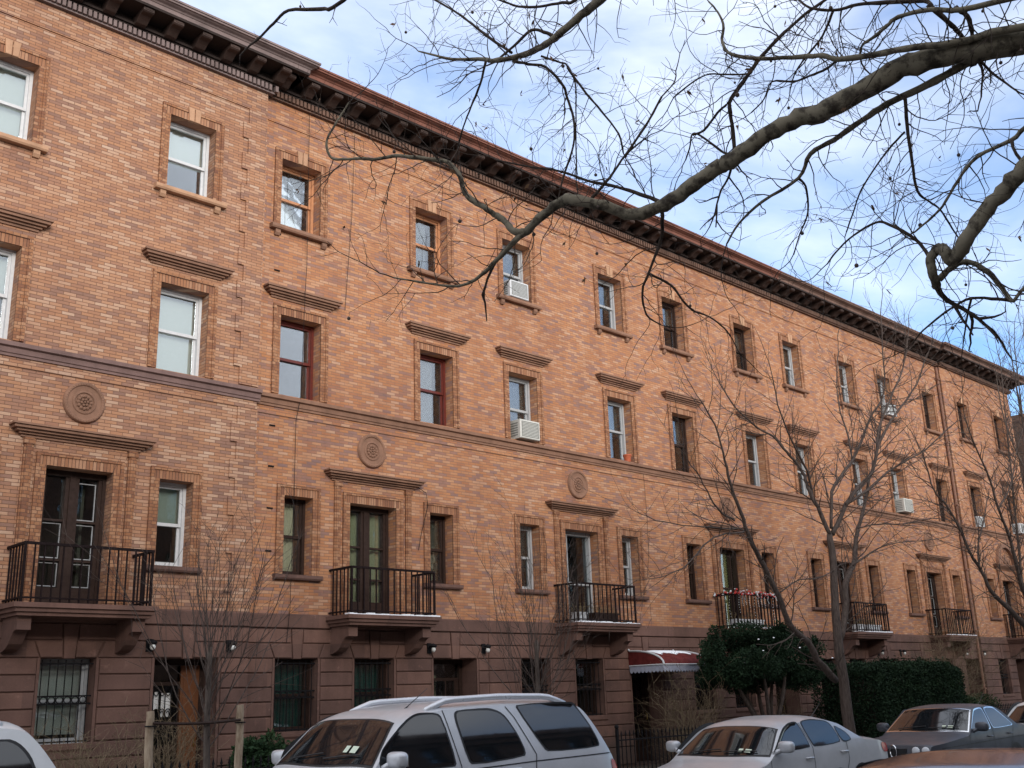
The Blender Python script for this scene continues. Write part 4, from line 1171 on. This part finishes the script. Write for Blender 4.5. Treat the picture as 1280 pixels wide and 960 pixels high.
for k in range(46):
    a = rg.random()*2*math.pi; q = math.sqrt(rg.random())
    x = 1.75*q*math.cos(a); y_ = .95*q*math.sin(a)
    top = 2.92-.30*(x/1.8)**2*2; z = rg.uniform(1.62+.12*abs(x), top-.12)
    cl.append(((x, y_, z), rg.uniform(.28,.5), rg.uniform(.25,.45), rg.uniform(.18,.32)))
cl += [((-1.9,0,2.5),.3,.25,.2), ((1.95,.1,1.95),.35,.3,.22), ((-.6,0,2.95),.4,.35,.2), ((.9,-.2,2.85),.4,.35,.2), ((-2.0,-.1,2.85),.12,.12,.18)]
for k in range(60):
    c_ = rg.choice(cl[:46]); d_ = rvec(rg); d_.z = abs(d_.z)*.8
    for j in range(3): cl.append(((c_[0][0]+d_.x*(c_[1]+.07*j), c_[0][1]+d_.y*(c_[2]+.05*j), c_[0][2]+d_.z*(c_[3]+.09*j)), .075-.015*j, .075-.015*j, .08))
m = MB(); clumps(m, cl, 3600, .055, rg); m.build('crown', LEAF_Y, T)
m = MB()
for k in range(9): q = rg.choice(cl)[0]; m.ball((q[0]+rg.gauss(0,.2), q[1]-.45, q[2]+.22), .021, 6, 4, (1.4,1,.7))
m.build('snow_lumps', M_SNOW, T)

h0 = at_y(1058, 860, -2.5).x; h1 = at_y(1172, 860, -2.5).x
T = thing('clipped_hedge', 'dark block of clipped evergreen hedge to the right of the forked tree', 'hedge', ((h0+h1)/2, -2.4, 0))
hw = (h1-h0)/2; m = MB()
for i in range(60000):
    x = rg.uniform(-hw, hw); fx = abs(x)/hw
    topz = 2.12 + .05*math.sin(x*2.3)+.04*math.sin(x*5.1+1) - .35*max(0, fx-.82)**1.*3
    face = rg.random()
    dep = rg.random()**2.2*.25
    yy = -.95+.08*math.sin(x*3.1)
    if face < .62: p = Vector((x, yy+dep, rg.uniform(.05, topz))); nr = Vector((0,-1,0))
    elif face < .82: p = Vector((x, rg.uniform(yy, .9), topz-dep)); nr = Vector((0,0,1))
    else: p = Vector((-hw+dep, rg.uniform(yy,.9), rg.uniform(.05,topz))); nr = Vector((-1,0,0))
    p += rvec(rg)*.05*rg.random()
    leaf(m, p, rg.uniform(.035,.085), rg, nr)
for i in range(170):
    q = Vector((rg.uniform(-hw, hw), rg.uniform(-.9,.3), 2.05)); 
    if abs(q.x) > hw*.85: q.z -= .3
    for j in range(8): leaf(m, q+Vector((rg.gauss(0,.03), rg.gauss(0,.03), .028*j*rg.uniform(.6,1.5))), rg.uniform(.04,.08), rg)
m.build('foliage', LEAF_H, T)
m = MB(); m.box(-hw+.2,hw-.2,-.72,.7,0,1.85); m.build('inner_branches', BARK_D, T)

def shrub(label, u, v, y, r_, h, seed, mat=None, n=1500, name='shrub'):
    rg = random.Random(seed); p = at_y(u, v, y)
    T = thing(name, label, 'shrub', (p.x, y, 0))
    m = MB()
    if mat:
        clumps(m, [((rg.gauss(0,r_*.45), rg.gauss(0,r_*.3), h*rg.uniform(.35,.8)), r_*.5, r_*.5, h*.3) for k in range(9)], n, .07, rg); m.build('foliage', mat, T)
        m = MB()
        for k in range(5): m.tube([Vector((.03*k-.06,0,0)), Vector((rg.gauss(0,r_*.3),rg.gauss(0,.1),h*.6))], .014, 5)
        m.build('stems', BARK_D, T)
    else:
        for k in range(n):
            a = rg.random()*6.28
            d = Vector((math.cos(a)*rg.random()*r_/h, math.sin(a)*rg.random()*r_/h*.7, 1))
            twig(m, Vector((rg.gauss(0,r_*.25), rg.gauss(0,r_*.2), 0)), d, h*rg.uniform(.7,1.15), .0062, 2, rg, dict(seg=.12, wob=.17, up=.02, br=.36, fwd=.9, rmin=.0034, rmax=.01))
        m.build('stems', DRY, T)
    return T
shrub('leafless tan shrub bristling up below the right end of the maroon awning', 862, 890, -1.7, .8, 1.75, 4, None, 60)
shrub('leafless brown shrub beside the stems of the yew', 975, 885, -1.9, .45, 1.6, 6, None, 24)
shrub('straw-coloured dry shrub under the barred window at the far left', 98, 945, -1.9, .95, 1.2, 8, None, 110)
shrub('straw-coloured dry shrub in front of the orange street door', 207, 935, -1.6, .55, 1.35, 9, None, 70)
shrub('small dark green shrub just right of the grey stake', 332, 940, -1.3, .5, 1.2, 12, LEAF_S, 2600)
shrub('leafless climbing shrub around the far door by the drainpipe', 1188, 850, -1.2, 1.0, 3.3, 15, None, 36, 'climbing_shrub')
shrub('low dark evergreen at the foot of the wall past the clipped hedge', 1215, 895, -1.5, 1.2, 1.15, 17, LEAF_S, 2200)

# --- iron fence along the front yards
def fence(label, x0, x1, y, h=.98):
    T = thing('iron_fence', label, 'fence', ((x0+x1)/2, y, 0), 0, 'iron yard fences')
    w = (x1-x0)/2; m = MB(); n = int(2*w/.125)
    for i in range(n+1):
        x = -w+2*w*i/n; m.box(x-.008,x+.008,-.008,.008,0,h-.06)
        b = len(m.v); m.v += [(x-.016,-.016,h-.06),(x+.016,-.016,h-.06),(x+.016,.016,h-.06),(x-.016,.016,h-.06),(x,0,h+.03)]
        m.f += [(b,b+1,b+4),(b+1,b+2,b+4),(b+2,b+3,b+4),(b+3,b,b+4),(b+3,b+2,b+1,b)]
    m.build('pickets', M_BLACK, T)
    m = MB(); m.box(-w,w,-.014,.014,.12,.145); m.box(-w,w,-.014,.014,h-.17,h-.145); m.build('rail', M_BLACK, T)
    for x in (-w, w):
        m = MB(); m.box(x-.025,x+.025,-.025,.025,0,h+.05); m.ball((x,0,h+.09),.045,10,8); m.build('post', M_BLACK, T)
fence('black iron picket fence in front of the awning door', 6.1, 12.0, -2.75, .92)
fence('black iron picket fence in front of the orange street door', -6.0, -.6, -2.75, .92)
fence('black iron picket fence at the far right past the clipped hedge', 21.5, 36.0, -2.75, .95)
# ------------------------------------------------------------------ cars
RUBBER = paint_mat('tyre_rubber', (.018,.018,.019), .8, .3)
RIM = paint_mat('alloy_rim', (.42,.43,.45), .3, .15, .9)
CHROME = paint_mat('chrome', (.72,.73,.75), .12, .08, 1.)
TRIMB = paint_mat('black_trim', (.014,.014,.016), .45, .3)
def car_glass():
    t = NT('car_glass'); p = t.pos(); n = t.noise(p, 1.7, 4, .6)
    t.col((.006,.008,.010)); t.b.inputs['Specular IOR Level'].default_value = .6; t.b.inputs['IOR'].default_value = 1.55
    t.l.new(t.ramp(n, [(.3, .02), (.75, .07)]), t.b.inputs['Roughness'])
    t.b.inputs['Coat Weight'].default_value = .25; t.b.inputs['Coat Roughness'].default_value = .02
    return t.m
CGLASS = car_glass()
P_SILV = carpaint('silver_paint', (.52,.53,.56), .25, .33)
P_SILV2 = carpaint('pale_silver_paint', (.47,.48,.51), .25, .32)
P_WHITE = carpaint('white_car_paint', (.66,.67,.68), .0, .3)
P_DARK = carpaint('dark_blue_grey_paint', (.05,.055,.07), .15, .42, .22)
P_MAROON = carpaint('dark_maroon_paint', (.035,.014,.014), .2, .18, .4)
LRED = paint_mat('tail_lamp_red', (.35,.01,.012), .15, .1)
LCLR = paint_mat('head_lamp_clear', (.55,.57,.6), .08, .1)

class Car:
    def __init__(s, L, W, top, belt, crown=.08, npow=3., tumble=.38, zb=.27):
        s.L, s.W, s.belt, s.crown, s.np, s.tum, s.zb = L, W, belt, crown, npow, tumble, zb
        s.top = top
    def lin(s, x):
        t = s.top
        if x <= t[0][0]: return t[0][1]
        for a, b in zip(t, t[1:]):
            if x <= b[0]: return a[1]+(b[1]-a[1])*(x-a[0])/max(1e-6, b[0]-a[0])
        return t[-1][1]
    def zt(s, x):
        h = .09*min(1, max(.1, min(x, s.L-x)/.2)); return sum(s.lin(x+h*k/4)*(1-abs(k)/5) for k in range(-4, 5))/sum(1-abs(k)/5 for k in range(-4, 5))
    def w(s, x, z):
        W = s.W
        if x < .6: W *= 1-.13*((.6-x)/.6)**2.2
        if x > s.L-.5: W *= 1-.09*((x-s.L+.5)/.5)**2.2
        b = s.belt(x)
        if z <= b: return W*(1-.05*((z-.66)/.42)**2) if z < .66 else W*(1-.05*((z-.66)/.42)**2*.8)
        wb = W*(1-.05*((b-.66)/.42)**2*.8)
        return wb - s.tum*(z-b)*(1+.25*(z-b))
    def edge(s, x): return s.zt(x)-s.crown*min(1, max(.25, (s.zt(x)-.45)/.5))
    def T(s, x, y):
        zt = s.zt(x); e = s.edge(x); w0 = s.w(x, e)
        return zt-(zt-e)*min(1.3, abs(y)/w0)**s.np
    def body(s):
        m = MB(); N = int(s.L/.045); rows = []
        for i in range(N+1):
            x = s.L*i/N; e = s.edge(x); b = min(s.belt(x), e-.004); w0 = s.w(x, e)
            half = []
            for k in range(7):
                z = s.zb+(b-s.zb)*k/6; half.append((s.w(x, z)-(.03 if k == 0 else 0), z))
            for k in range(1, 6):
                z = b+(e-b)*k/5; half.append((s.w(x, z), z))
            for k in range(1, 13):
                y = w0*(1-(k/12)**1.6); half.append((y, s.T(x, y)))
            row = [(-y, z) for (y, z) in half]+[(y, z) for (y, z) in half[-2::-1]]
            rows.append([(x, y, z) for (y, z) in row])
        q = len(rows[0])
        for r_ in rows: m.v += r_
        for i in range(N):
            for k in range(q-1):
                a = i*q+k; m.f.append((a, a+q, a+q+1, a+1))
            m.f.append((i*q, i*q+q-1, (i+1)*q+q-1, (i+1)*q))
        m.f.append(tuple(range(q))); m.f.append(tuple(N*q+q-1-k for k in range(q)))
        return m
    def side(s, m, poly, sgn, off, rounding=2, rings=7, grow=0.):
        """closed convex outline in (x,z) laid on the flank"""
        P = [Vector(p) for p in poly]
        c = sum(P, Vector((0,0)))/len(P)
        if grow:
            P = [p+(p-c).normalized()*grow for p in P]
        for _ in range(rounding):
            Q = []
            for i in range(len(P)):
                a, b = P[i], P[(i+1) % len(P)]; l = (b-a).length; t = min(.25, .05/max(l, 1e-6)) if _ == 0 else .25
                Q += [a.lerp(b, t), a.lerp(b, 1-t)]
            P = Q
        # densify
        Q = []
        for i in range(len(P)):
            a, b = P[i], P[(i+1) % len(P)]; n = max(1, int((b-a).length/.07)); Q += [a.lerp(b, k/n) for k in range(n)]
        P = Q; n = len(P); b0 = len(m.v)
        for k in range(rings):
            f = 1-k/rings
            for p in P:
                x, z = c+(p-c)*f; m.v.append((x, sgn*(s.w(x, min(z, s.edge(x)))+off), z))
        m.v.append((c.x, sgn*(s.w(c.x, c.y)+off), c.y)); ci = len(m.v)-1
        for k in range(rings-1):
            for i in range(n):
                j = (i+1) % n; fc = (b0+k*n+i, b0+k*n+j, b0+(k+1)*n+j, b0+(k+1)*n+i); m.f.append(fc if sgn < 0 else fc[::-1])
        for i in range(n):
            j = (i+1) % n; fc = (b0+(rings-1)*n+i, b0+(rings-1)*n+j, ci); m.f.append(fc if sgn < 0 else fc[::-1])
    def screen(s, m, xb, xt, fb, ft, off, bow=.0):
        """wind- or rear screen on the sloping top surface, between x=xb and x=xt"""
        nx, ny = 12, 16; b = len(m.v)
        for i in range(nx+1):
            f = i/nx; x0 = xb+(xt-xb)*f
            for j in range(ny+1):
                t = -1+2*j/ny
                x = x0+bow*(t*t)*(1-f)*(1 if xt > xb else -1)
                ww = s.w(x, s.edge(x))*(fb+(ft-fb)*f); y = t*ww
                h = .01; sl = (s.zt(x+h)-s.zt(x-h))/(2*h); nn = math.sqrt(1+sl*sl)
                m.v.append((x-off*sl/nn, y, s.T(x, y)+off/nn))
        for i in range(nx):
            for j in range(ny):
                a = b+i*(ny+1)+j; m.f.append((a, a+ny+1, a+ny+2, a+1) if xt < xb else (a, a+1, a+ny+2, a+ny+1))
    def seam(s, m, pts, sgn, wd=.006, off=.0035):
        for a, b in zip(pts, pts[1:]):
            A, B = Vector(a), Vector(b); d = (B-A).normalized(); nn = Vector((-d.y, d.x))*wd; k = max(2, int((B-A).length/.06))
            for i in range(k):
                p, q = A.lerp(B, i/k), A.lerp(B, (i+1)/k)
                f = []
                for (u, e) in ((p, -1), (q, -1), (q, 1), (p, 1)):
                    v = u+nn*e; z = min(v.y, s.edge(v.x)); f.append((v.x, sgn*(s.w(v.x, z)+off), z))
                m.face(f if sgn < 0 else f[::-1])

def make_car(name, label, cat, car, X0, yc, paint, sidewin, front, rear, wheels, seams, handles, mirror, lamps, rails=None, group='parked cars', trim=TRIMB, stripe=None, extra=None, wr=.33):
    T = thing(name, label, cat, (X0, yc, STREET), 0, group)
    body = car.body().build('body', paint, T, smooth=True, angle=50)
    def seal(o, m): m.build('window_seal', trim, o, smooth=True)
    for p in sidewin:
        for s_ in (-1, 1):
            m = MB(); car.side(m, p, s_, .006); o = m.build('side_window', CGLASS, T, smooth=True)
            m = MB(); car.side(m, p, s_, .0025, grow=.028); seal(o, m)
    for (nm, (a, b, fb, ft, bow)) in (('windscreen', front), ('rear_window', rear)):
        m = MB(); car.screen(m, a, b, fb, ft, .006, bow); o = m.build(nm, CGLASS, T, smooth=True)
        m = MB(); car.screen(m, a-(b-a)*.05, b+(b-a)*.05, min(.995, fb*1.035), min(.99, ft*1.04), .002, bow); seal(o, m)
    for s_ in (-1, 1):
        for q in seams:
            m = MB(); car.seam(m, q, s_); m.build('door_seam', TRIMB, T)
    if stripe:
        m = MB()
        for s_ in (-1, 1): car.seam(m, stripe, s_, .03, .008)
        m.build('side_moulding', paint if trim is not TRIMB else TRIMB, T)
    for (x, z) in handles:
        for s_ in (-1, 1):
            w = car.w(x, z); m = MB(); m.tube([Vector((x-.09, s_*(w), z)), Vector((x-.07, s_*(w+.03), z)), Vector((x+.07, s_*(w+.03), z)), Vector((x+.09, s_*w, z))], .014, 6); m.build('door_handle', paint, T, smooth=True)
    for x in wheels:
        for s_ in (-1, 1):
            w = car.W
            m = MB(); car.side(m, [(x+(wr+.06)*math.cos(a), max(car.zb+.0, wr+(wr+.06)*math.sin(a))) for a in [k*math.pi/12 for k in range(13)]], s_, .004, 0, 6); m.build('wheel_arch', TRIMB, T)
            m = MB(); pr = [(.6*wr,-.1), (.9*wr,-.1), (wr,-.07), (wr,.07), (.9*wr,.1), (.62*wr,.1)]
            m.lathe_y([(r_, y_*-s_) for r_, y_ in pr], 26, (0,0,0)); t = m.build('wheel', RUBBER, T, (x, s_*(w-.085), wr), smooth=True, angle=40)
            m = MB(); m.lathe_y([(.62*wr,s_*.1), (.58*wr,s_*.1), (.52*wr,s_*.07), (.2*wr,s_*.085), (.001,s_*.09)], 26)
            for k in range(5):
                a = k*1.2566; m.box(-.001,.001,0,.001,0,.001)
                m.tube([Vector((.12*wr*math.cos(a), s_*.1, .12*wr*math.sin(a))), Vector((.56*wr*math.cos(a), s_*.098, .56*wr*math.sin(a)))], .03, 6)
            m.build('rim', RIM, t, smooth=True, angle=40)
    for s_ in (-1, 1):
        x, z = mirror; w = car.w(x, z)
        m = MB(); m.ball((0,0,0), 1, 18, 12); m.v = [(x+.03+.075*math.copysign(abs(a)**.7, a)*(1+.15*q), s_*(w+.15)+.118*math.copysign(abs(e)**.6, e), z+.06+.082*math.copysign(abs(q)**.6, q)) for (a, e, q) in m.v]; m.tube([Vector((x-.04, s_*(w-.03), z-.03)), Vector((x-.01, s_*(w+.08), z+.02))], .035, 7)
        mi = m.build('wing_mirror', paint, T, smooth=True)
        m = MB(); m.box(x+.088, x+.1, s_*(w+.15)-.085, s_*(w+.15)+.085, z+.0, z+.115); m.build('mirror_glass', CHROME, mi)
    for (kind, ply) in lamps:
        for s_ in (-1, 1):
            m = MB(); car.side(m, ply, s_, .007, 1); m.build('tail_lamp' if kind == 'r' else 'head_lamp', LRED if kind == 'r' else LCLR, T, smooth=True)
    # front face: bumper, grille, lamps, plate
    m = MB(); wf = car.w(.05, .5)
    m.box(-.05, .12, -wf*.98, wf*.98, .33, .52); m.build('bumper', paint if trim is TRIMB else TRIMB, T); m = MB(); m.box(car.L-.1, car.L+.05, -car.w(car.L-.1,.5)*.97, car.w(car.L-.1,.5)*.97, .34, .54); m.build('bumper', paint if trim is TRIMB else TRIMB, T)
    m = MB(); zf = car.zt(.06)
    m.box(-.012, .03, -wf*.42, wf*.42, .56, max(.62, zf-.06))
    for k in range(5): m.box(-.02, -.011, -wf*.4, wf*.4, .565+k*.02, .572+k*.02)
    m.build('grille', TRIMB, T)
    m = MB(); m.box(-.062,-.05,-.15,.15,.37,.46); m.build('number_plate', M_GREYW, T)
    m = MB(); m.box(car.L+.05,car.L+.06,-.15,.15,.40,.49); m.build('number_plate', M_GREYW, T)
    # wipers
    xb, xt, fb, ft, bow = front
    for (y0_, y1_) in ((.55, .02), (-.05, -.6)):
        P = []; m = MB()
        for k in range(7):
            f = k/6; x = xb+.02+(xt-xb)*.05+.05*f; y = y0_+(y1_-y0_)*f
            P.append(Vector((x-.012, y, car.T(x, y)+.022)))
        m.tube(P, .008, 5); m.build('wiper', TRIMB, T)
    m = MB(); ax = front[1]+.35 if rails else rear[1]-.25; m.tube([Vector((ax,-.45,car.T(ax,-.45)-.01)), Vector((ax+.06,-.45,car.T(ax,-.45)+.03)), Vector((ax+.32,-.45,car.T(ax,-.45)+.2))], [.012,.006,.003], 5); m.build('antenna', TRIMB, T)
    if rails:
        for s_ in (-1, 1):
            m = MB(); x0, x1 = rails; P = []; n = 16
            for k in range(n+1):
                f = k/n; x = x0+(x1-x0)*f; y = s_*(car.w(x, car.edge(x))-.09)
                P.append(Vector((x, y, car.T(x, y)-.01+.075*min(1, 7*f, 7*(1-f)))))
            m.tube(P, [.034]*(n+1), 8); m.build('roof_rail', P_WHITE if paint is P_WHITE else CHROMER, T, smooth=True)
    if extra: extra(T, car)
    return T
CHROMER = paint_mat('silver_rail', (.62,.63,.66), .3, .1, .35)

SUV = Car(4.95, .96, [(0,.62), (.04,.92), (.12,1.0), (.5,1.07), (1.18,1.15), (1.68,1.66), (1.9,1.735), (2.3,1.785), (3.2,1.81), (4.2,1.79), (4.42,1.76), (4.55,1.6), (4.84,1.16), (4.9,1.0), (4.95,.55)], lambda x: 1.13+.02*x, .075, 4., .26, .34)
suv_win = [[(1.36,1.17), (1.40,1.36), (1.80,1.62), (1.93,1.67), (2.23,1.67), (2.33,1.15)],
           [(2.47,1.69), (2.45,1.6), (2.53,1.16), (3.36,1.2), (3.28,1.42), (3.13,1.64), (2.95,1.69)],
           [(3.36,1.73), (3.70,1.225), (4.60,1.235), (4.50,1.45), (4.30,1.73)]]
suv_seams = [[(2.36,.5), (2.40,1.14), (2.28,1.72)], [(3.2,.55), (3.47,1.0), (3.52,1.2), (3.30,1.6), (3.2,1.72)], [(1.2,.5), (1.24,1.1)], [(1.24,.5), (3.2,.52)], [(1.3,1.08), (2.4,1.1), (3.5,1.13), (4.8,1.15)]]
def parking_stickers(T, car, n=2):
    m = MB(); xb = 1.33
    for (y, w_, h_) in ((-.5,.1,.06), (-.36,.07,.06)):
        ps = []
        for (a, b) in ((0,0), (1,0), (1,1), (0,1)):
            x = car.sx+.07+b*h_; yy = y+a*w_
            ps.append((x-.014, yy, car.T(x, yy)+.012))
        m.face(ps)
    m.build('permit_sticker', paint_mat('sticker', (.55,.62,.5), .5, .1) if 'sticker' not in bpy.data.materials else bpy.data.materials['sticker'], T)
SUV.sx = 1.28
suv_kw = dict(car=SUV, sidewin=suv_win, front=(1.24,1.66,.93,.86,.06), rear=(4.82,4.5,.86,.82,.0), wheels=(.95,3.85), seams=suv_seams, handles=[(2.15,1.05), (3.15,1.07)], mirror=(1.42,1.2),
    lamps=[('r', [(4.80,.78), (4.90,.78), (4.88,1.04), (4.76,1.1)]), ('c', [(.02,.74), (.3,.76), (.34,.9), (.06,.9)])], rails=(2.12,4.25), wr=.37)
make_car('suv', 'silver-grey SUV with roof rails parked in the middle of the kerb row', 'SUV', X0=-5.02, yc=-7.22, paint=P_SILV, extra=parking_stickers, **suv_kw)
make_car('suv', 'white SUV at the bottom left corner, only its rear roof showing', 'SUV', X0=-11.47, yc=-7.3, paint=P_WHITE, **dict(suv_kw, sidewin=suv_win[:2]+[[(3.36,1.62), (3.7,1.225), (4.5,1.235), (4.42,1.5), (4.29,1.62)]]))

SED = Car(4.62, .87, [(0,.5), (.05,.62), (.3,.70), (1.05,.87), (1.66,1.29), (1.9,1.37), (2.4,1.425), (2.85,1.415), (3.2,1.345), (3.78,1.09), (4.3,1.05), (4.5,.98), (4.6,.72), (4.62,.5)], lambda x: .90+.035*x, .075, 3., .33, .25)
sed_win = [[(1.2,.955), (1.62,1.24), (1.82,1.305), (2.08,1.33), (2.2,.975)],
           [(2.18,1.335), (2.3,.98), (3.08,1.01), (2.98,1.26), (2.86,1.315), (2.5,1.345)],
           [(3.05,1.25), (3.14,1.01), (3.42,1.03), (3.3,1.14)]]
SED.sx = 1.1
sed_kw = dict(car=SED, sidewin=sed_win, front=(1.1,1.66,.92,.84,.1), rear=(3.74,3.2,.86,.82,.08), wheels=(.85,3.6), seams=[[(2.25,.4), (2.26,.96), (2.12,1.34)], [(3.05,.42), (3.25,.75), (3.24,1.0)], [(1.12,.42), (1.12,.9)], [(1.12,.42), (3.05,.42)]], handles=[(2.12,.83), (3.12,.87)], mirror=(1.3,.96),
    lamps=[('r', [(4.34,.8), (4.58,.78), (4.55,.92), (4.3,.95)]), ('c', [(.05,.54), (.34,.56), (.4,.66), (.1,.64)])], wr=.31)
make_car('sedan', 'pale silver sedan with rounded roof parked in front of the yew', 'car', X0=2.05, yc=-7.22, paint=P_SILV2, extra=parking_stickers, **sed_kw)
make_car('sedan', 'white sedan behind the dark boxy saloon, cut by the right edge', 'car', X0=14.1, yc=-7.2, paint=P_WHITE, **sed_kw)
make_car('sedan', 'dark glossy car roof close to the camera at the bottom right, mirroring the brick facade', 'car', X0=-6.3, yc=-14.2, paint=P_MAROON, **sed_kw)

BOX = Car(4.52, .85, [(0,.62), (.03,.78), (.12,.815), (1.42,.93), (2.06,1.36), (2.3,1.405), (2.7,1.425), (3.0,1.40), (3.15,1.36), (3.7,1.04), (4.4,1.0), (4.48,.93), (4.52,.6)], lambda x: .88+.03*x, .05, 4., .34, .26)
box_win = [[(1.56,.95), (2.08,1.31), (2.44,1.345), (2.42,.97)], [(2.54,.975), (2.54,1.345), (2.95,1.33), (3.42,1.03), (3.40,1.0)]]
BOX.sx = 1.47
def kidney(T, car):
    for s_ in (-1, 1):
        m = MB(); y = s_*.09; P = [Vector((-.03, y+.06*math.cos(a), .68+.11*math.sin(a))) for a in [k*math.pi/8 for k in range(17)]]
        m.tube(P, .012, 6); m.build('grille_surround', CHROME, T, smooth=True)
    for y in (-.68, -.5, .5, .68):
        m = MB(); m.ball((-.01, y, .69), .075, 14, 8, (.35,1,1)); m.build('head_lamp', LCLR, T, smooth=True)
    parking_stickers(T, car)
make_car('saloon', 'dark blue-grey boxy saloon with chrome window edges, between the silver and white cars', 'car', car=BOX, X0=8.3, yc=-7.18, paint=P_DARK, sidewin=box_win, front=(1.47,2.04,.94,.9,.06), rear=(3.66,3.14,.9,.87,.05), wheels=(.82,3.4),
    seams=[[(2.48,.4), (2.48,1.38)], [(3.1,.42), (3.3,.75), (3.45,1.0)], [(1.42,.42), (1.44,.9)], [(.3,.72), (4.3,.8)]], handles=[(2.3,.84), (3.2,.86)], mirror=(1.68,.97),
    lamps=[('r', [(4.2,.72), (4.48,.72), (4.46,.86), (4.18,.88)])], trim=CHROME, extra=kidney, wr=.31)
# ------------------------------------------------------------------ light and sky
SUN_EL, SUN_AZ = 15.5, 196.      # azimuth clockwise from +y: the sun stands behind the camera, veiled by haze
w = bpy.data.worlds.new('World'); scene.world = w; w.use_nodes = True
nt = w.node_tree; bg = nt.nodes['Background']
sky = nt.nodes.new('ShaderNodeTexSky'); sky.sky_type = 'NISHITA'; sky.sun_disc = False
sky.sun_elevation = R(SUN_EL); sky.sun_rotation = R(SUN_AZ); sky.air_density = 1.0; sky.dust_density = .6; sky.ozone_density = 1.2
tc = nt.nodes.new('ShaderNodeTexCoord')
mp = nt.nodes.new('ShaderNodeMapping'); mp.inputs['Scale'].default_value = (1., 1., 2.6); mp.inputs['Location'].default_value = (.35, .1, .2)
nt.links.new(tc.outputs['Generated'], mp.inputs[0])
no = nt.nodes.new('ShaderNodeTexNoise'); no.inputs['Scale'].default_value = 2.1; no.inputs['Detail'].default_value = 7; no.inputs['Roughness'].default_value = .52; no.inputs['Distortion'].default_value = .35
nt.links.new(mp.outputs[0], no.inputs['Vector'])
rp = nt.nodes.new('ShaderNodeValToRGB'); rp.color_ramp.elements[0].position = .40; rp.color_ramp.elements[0].color = (.02,.02,.02,1); rp.color_ramp.elements[1].position = .72; rp.color_ramp.elements[1].color = (.95,.95,.95,1)
dt = nt.nodes.new('ShaderNodeVectorMath'); dt.operation = 'DOT_PRODUCT'; dt.inputs[1].default_value = (-1., -.35, 0.)
nt.links.new(tc.outputs['Generated'], dt.inputs[0])
ma = nt.nodes.new('ShaderNodeMath'); ma.operation = 'MULTIPLY_ADD'; ma.inputs[1].default_value = .42; ma.inputs[2].default_value = .345
nt.links.new(dt.outputs['Value'], ma.inputs[0])
sm = nt.nodes.new('ShaderNodeMath'); sm.operation = 'ADD'      # the cloud thickens towards one side of the sky
nt.links.new(no.outputs['Fac'], sm.inputs[0]); nt.links.new(ma.outputs[0], sm.inputs[1]); nt.links.new(sm.outputs[0], rp.inputs[0])
mx = nt.nodes.new('ShaderNodeMix'); mx.data_type = 'RGBA'
nt.links.new(rp.outputs[0], mx.inputs[0]); tn = nt.nodes.new('ShaderNodeMix'); tn.data_type = 'RGBA'; tn.blend_type = 'MULTIPLY'; tn.inputs[0].default_value = 1; tn.inputs[7].default_value = (.98, 1.2, 1.56, 1)
nt.links.new(sky.outputs[0], tn.inputs[6]); nt.links.new(tn.outputs[2], mx.inputs[6]); mx.inputs[7].default_value = (7.1, 7.4, 8.0, 1)
nt.links.new(mx.outputs[2], bg.inputs[0]); bg.inputs[1].default_value = .11
sl = bpy.data.lights.new('sun', 'SUN'); sl.energy = 1.8; sl.angle = R(24); sl.color = (1., .945, .88)
so = bpy.data.objects.new('sun', sl); COL.objects.link(so)
az, el = R(SUN_AZ), R(SUN_EL)
dirv = Vector((math.sin(az)*math.cos(el), math.cos(az)*math.cos(el), math.sin(el)))
so.rotation_euler = dirv.to_track_quat('Z', 'Y').to_euler()
so.location = dirv*50
vs = scene.view_settings; vs.view_transform = 'Standard'; vs.look = 'None'; vs.exposure = .86; vs.gamma = 1; vs.use_curve_mapping = False
scene.render.engine = 'CYCLES'
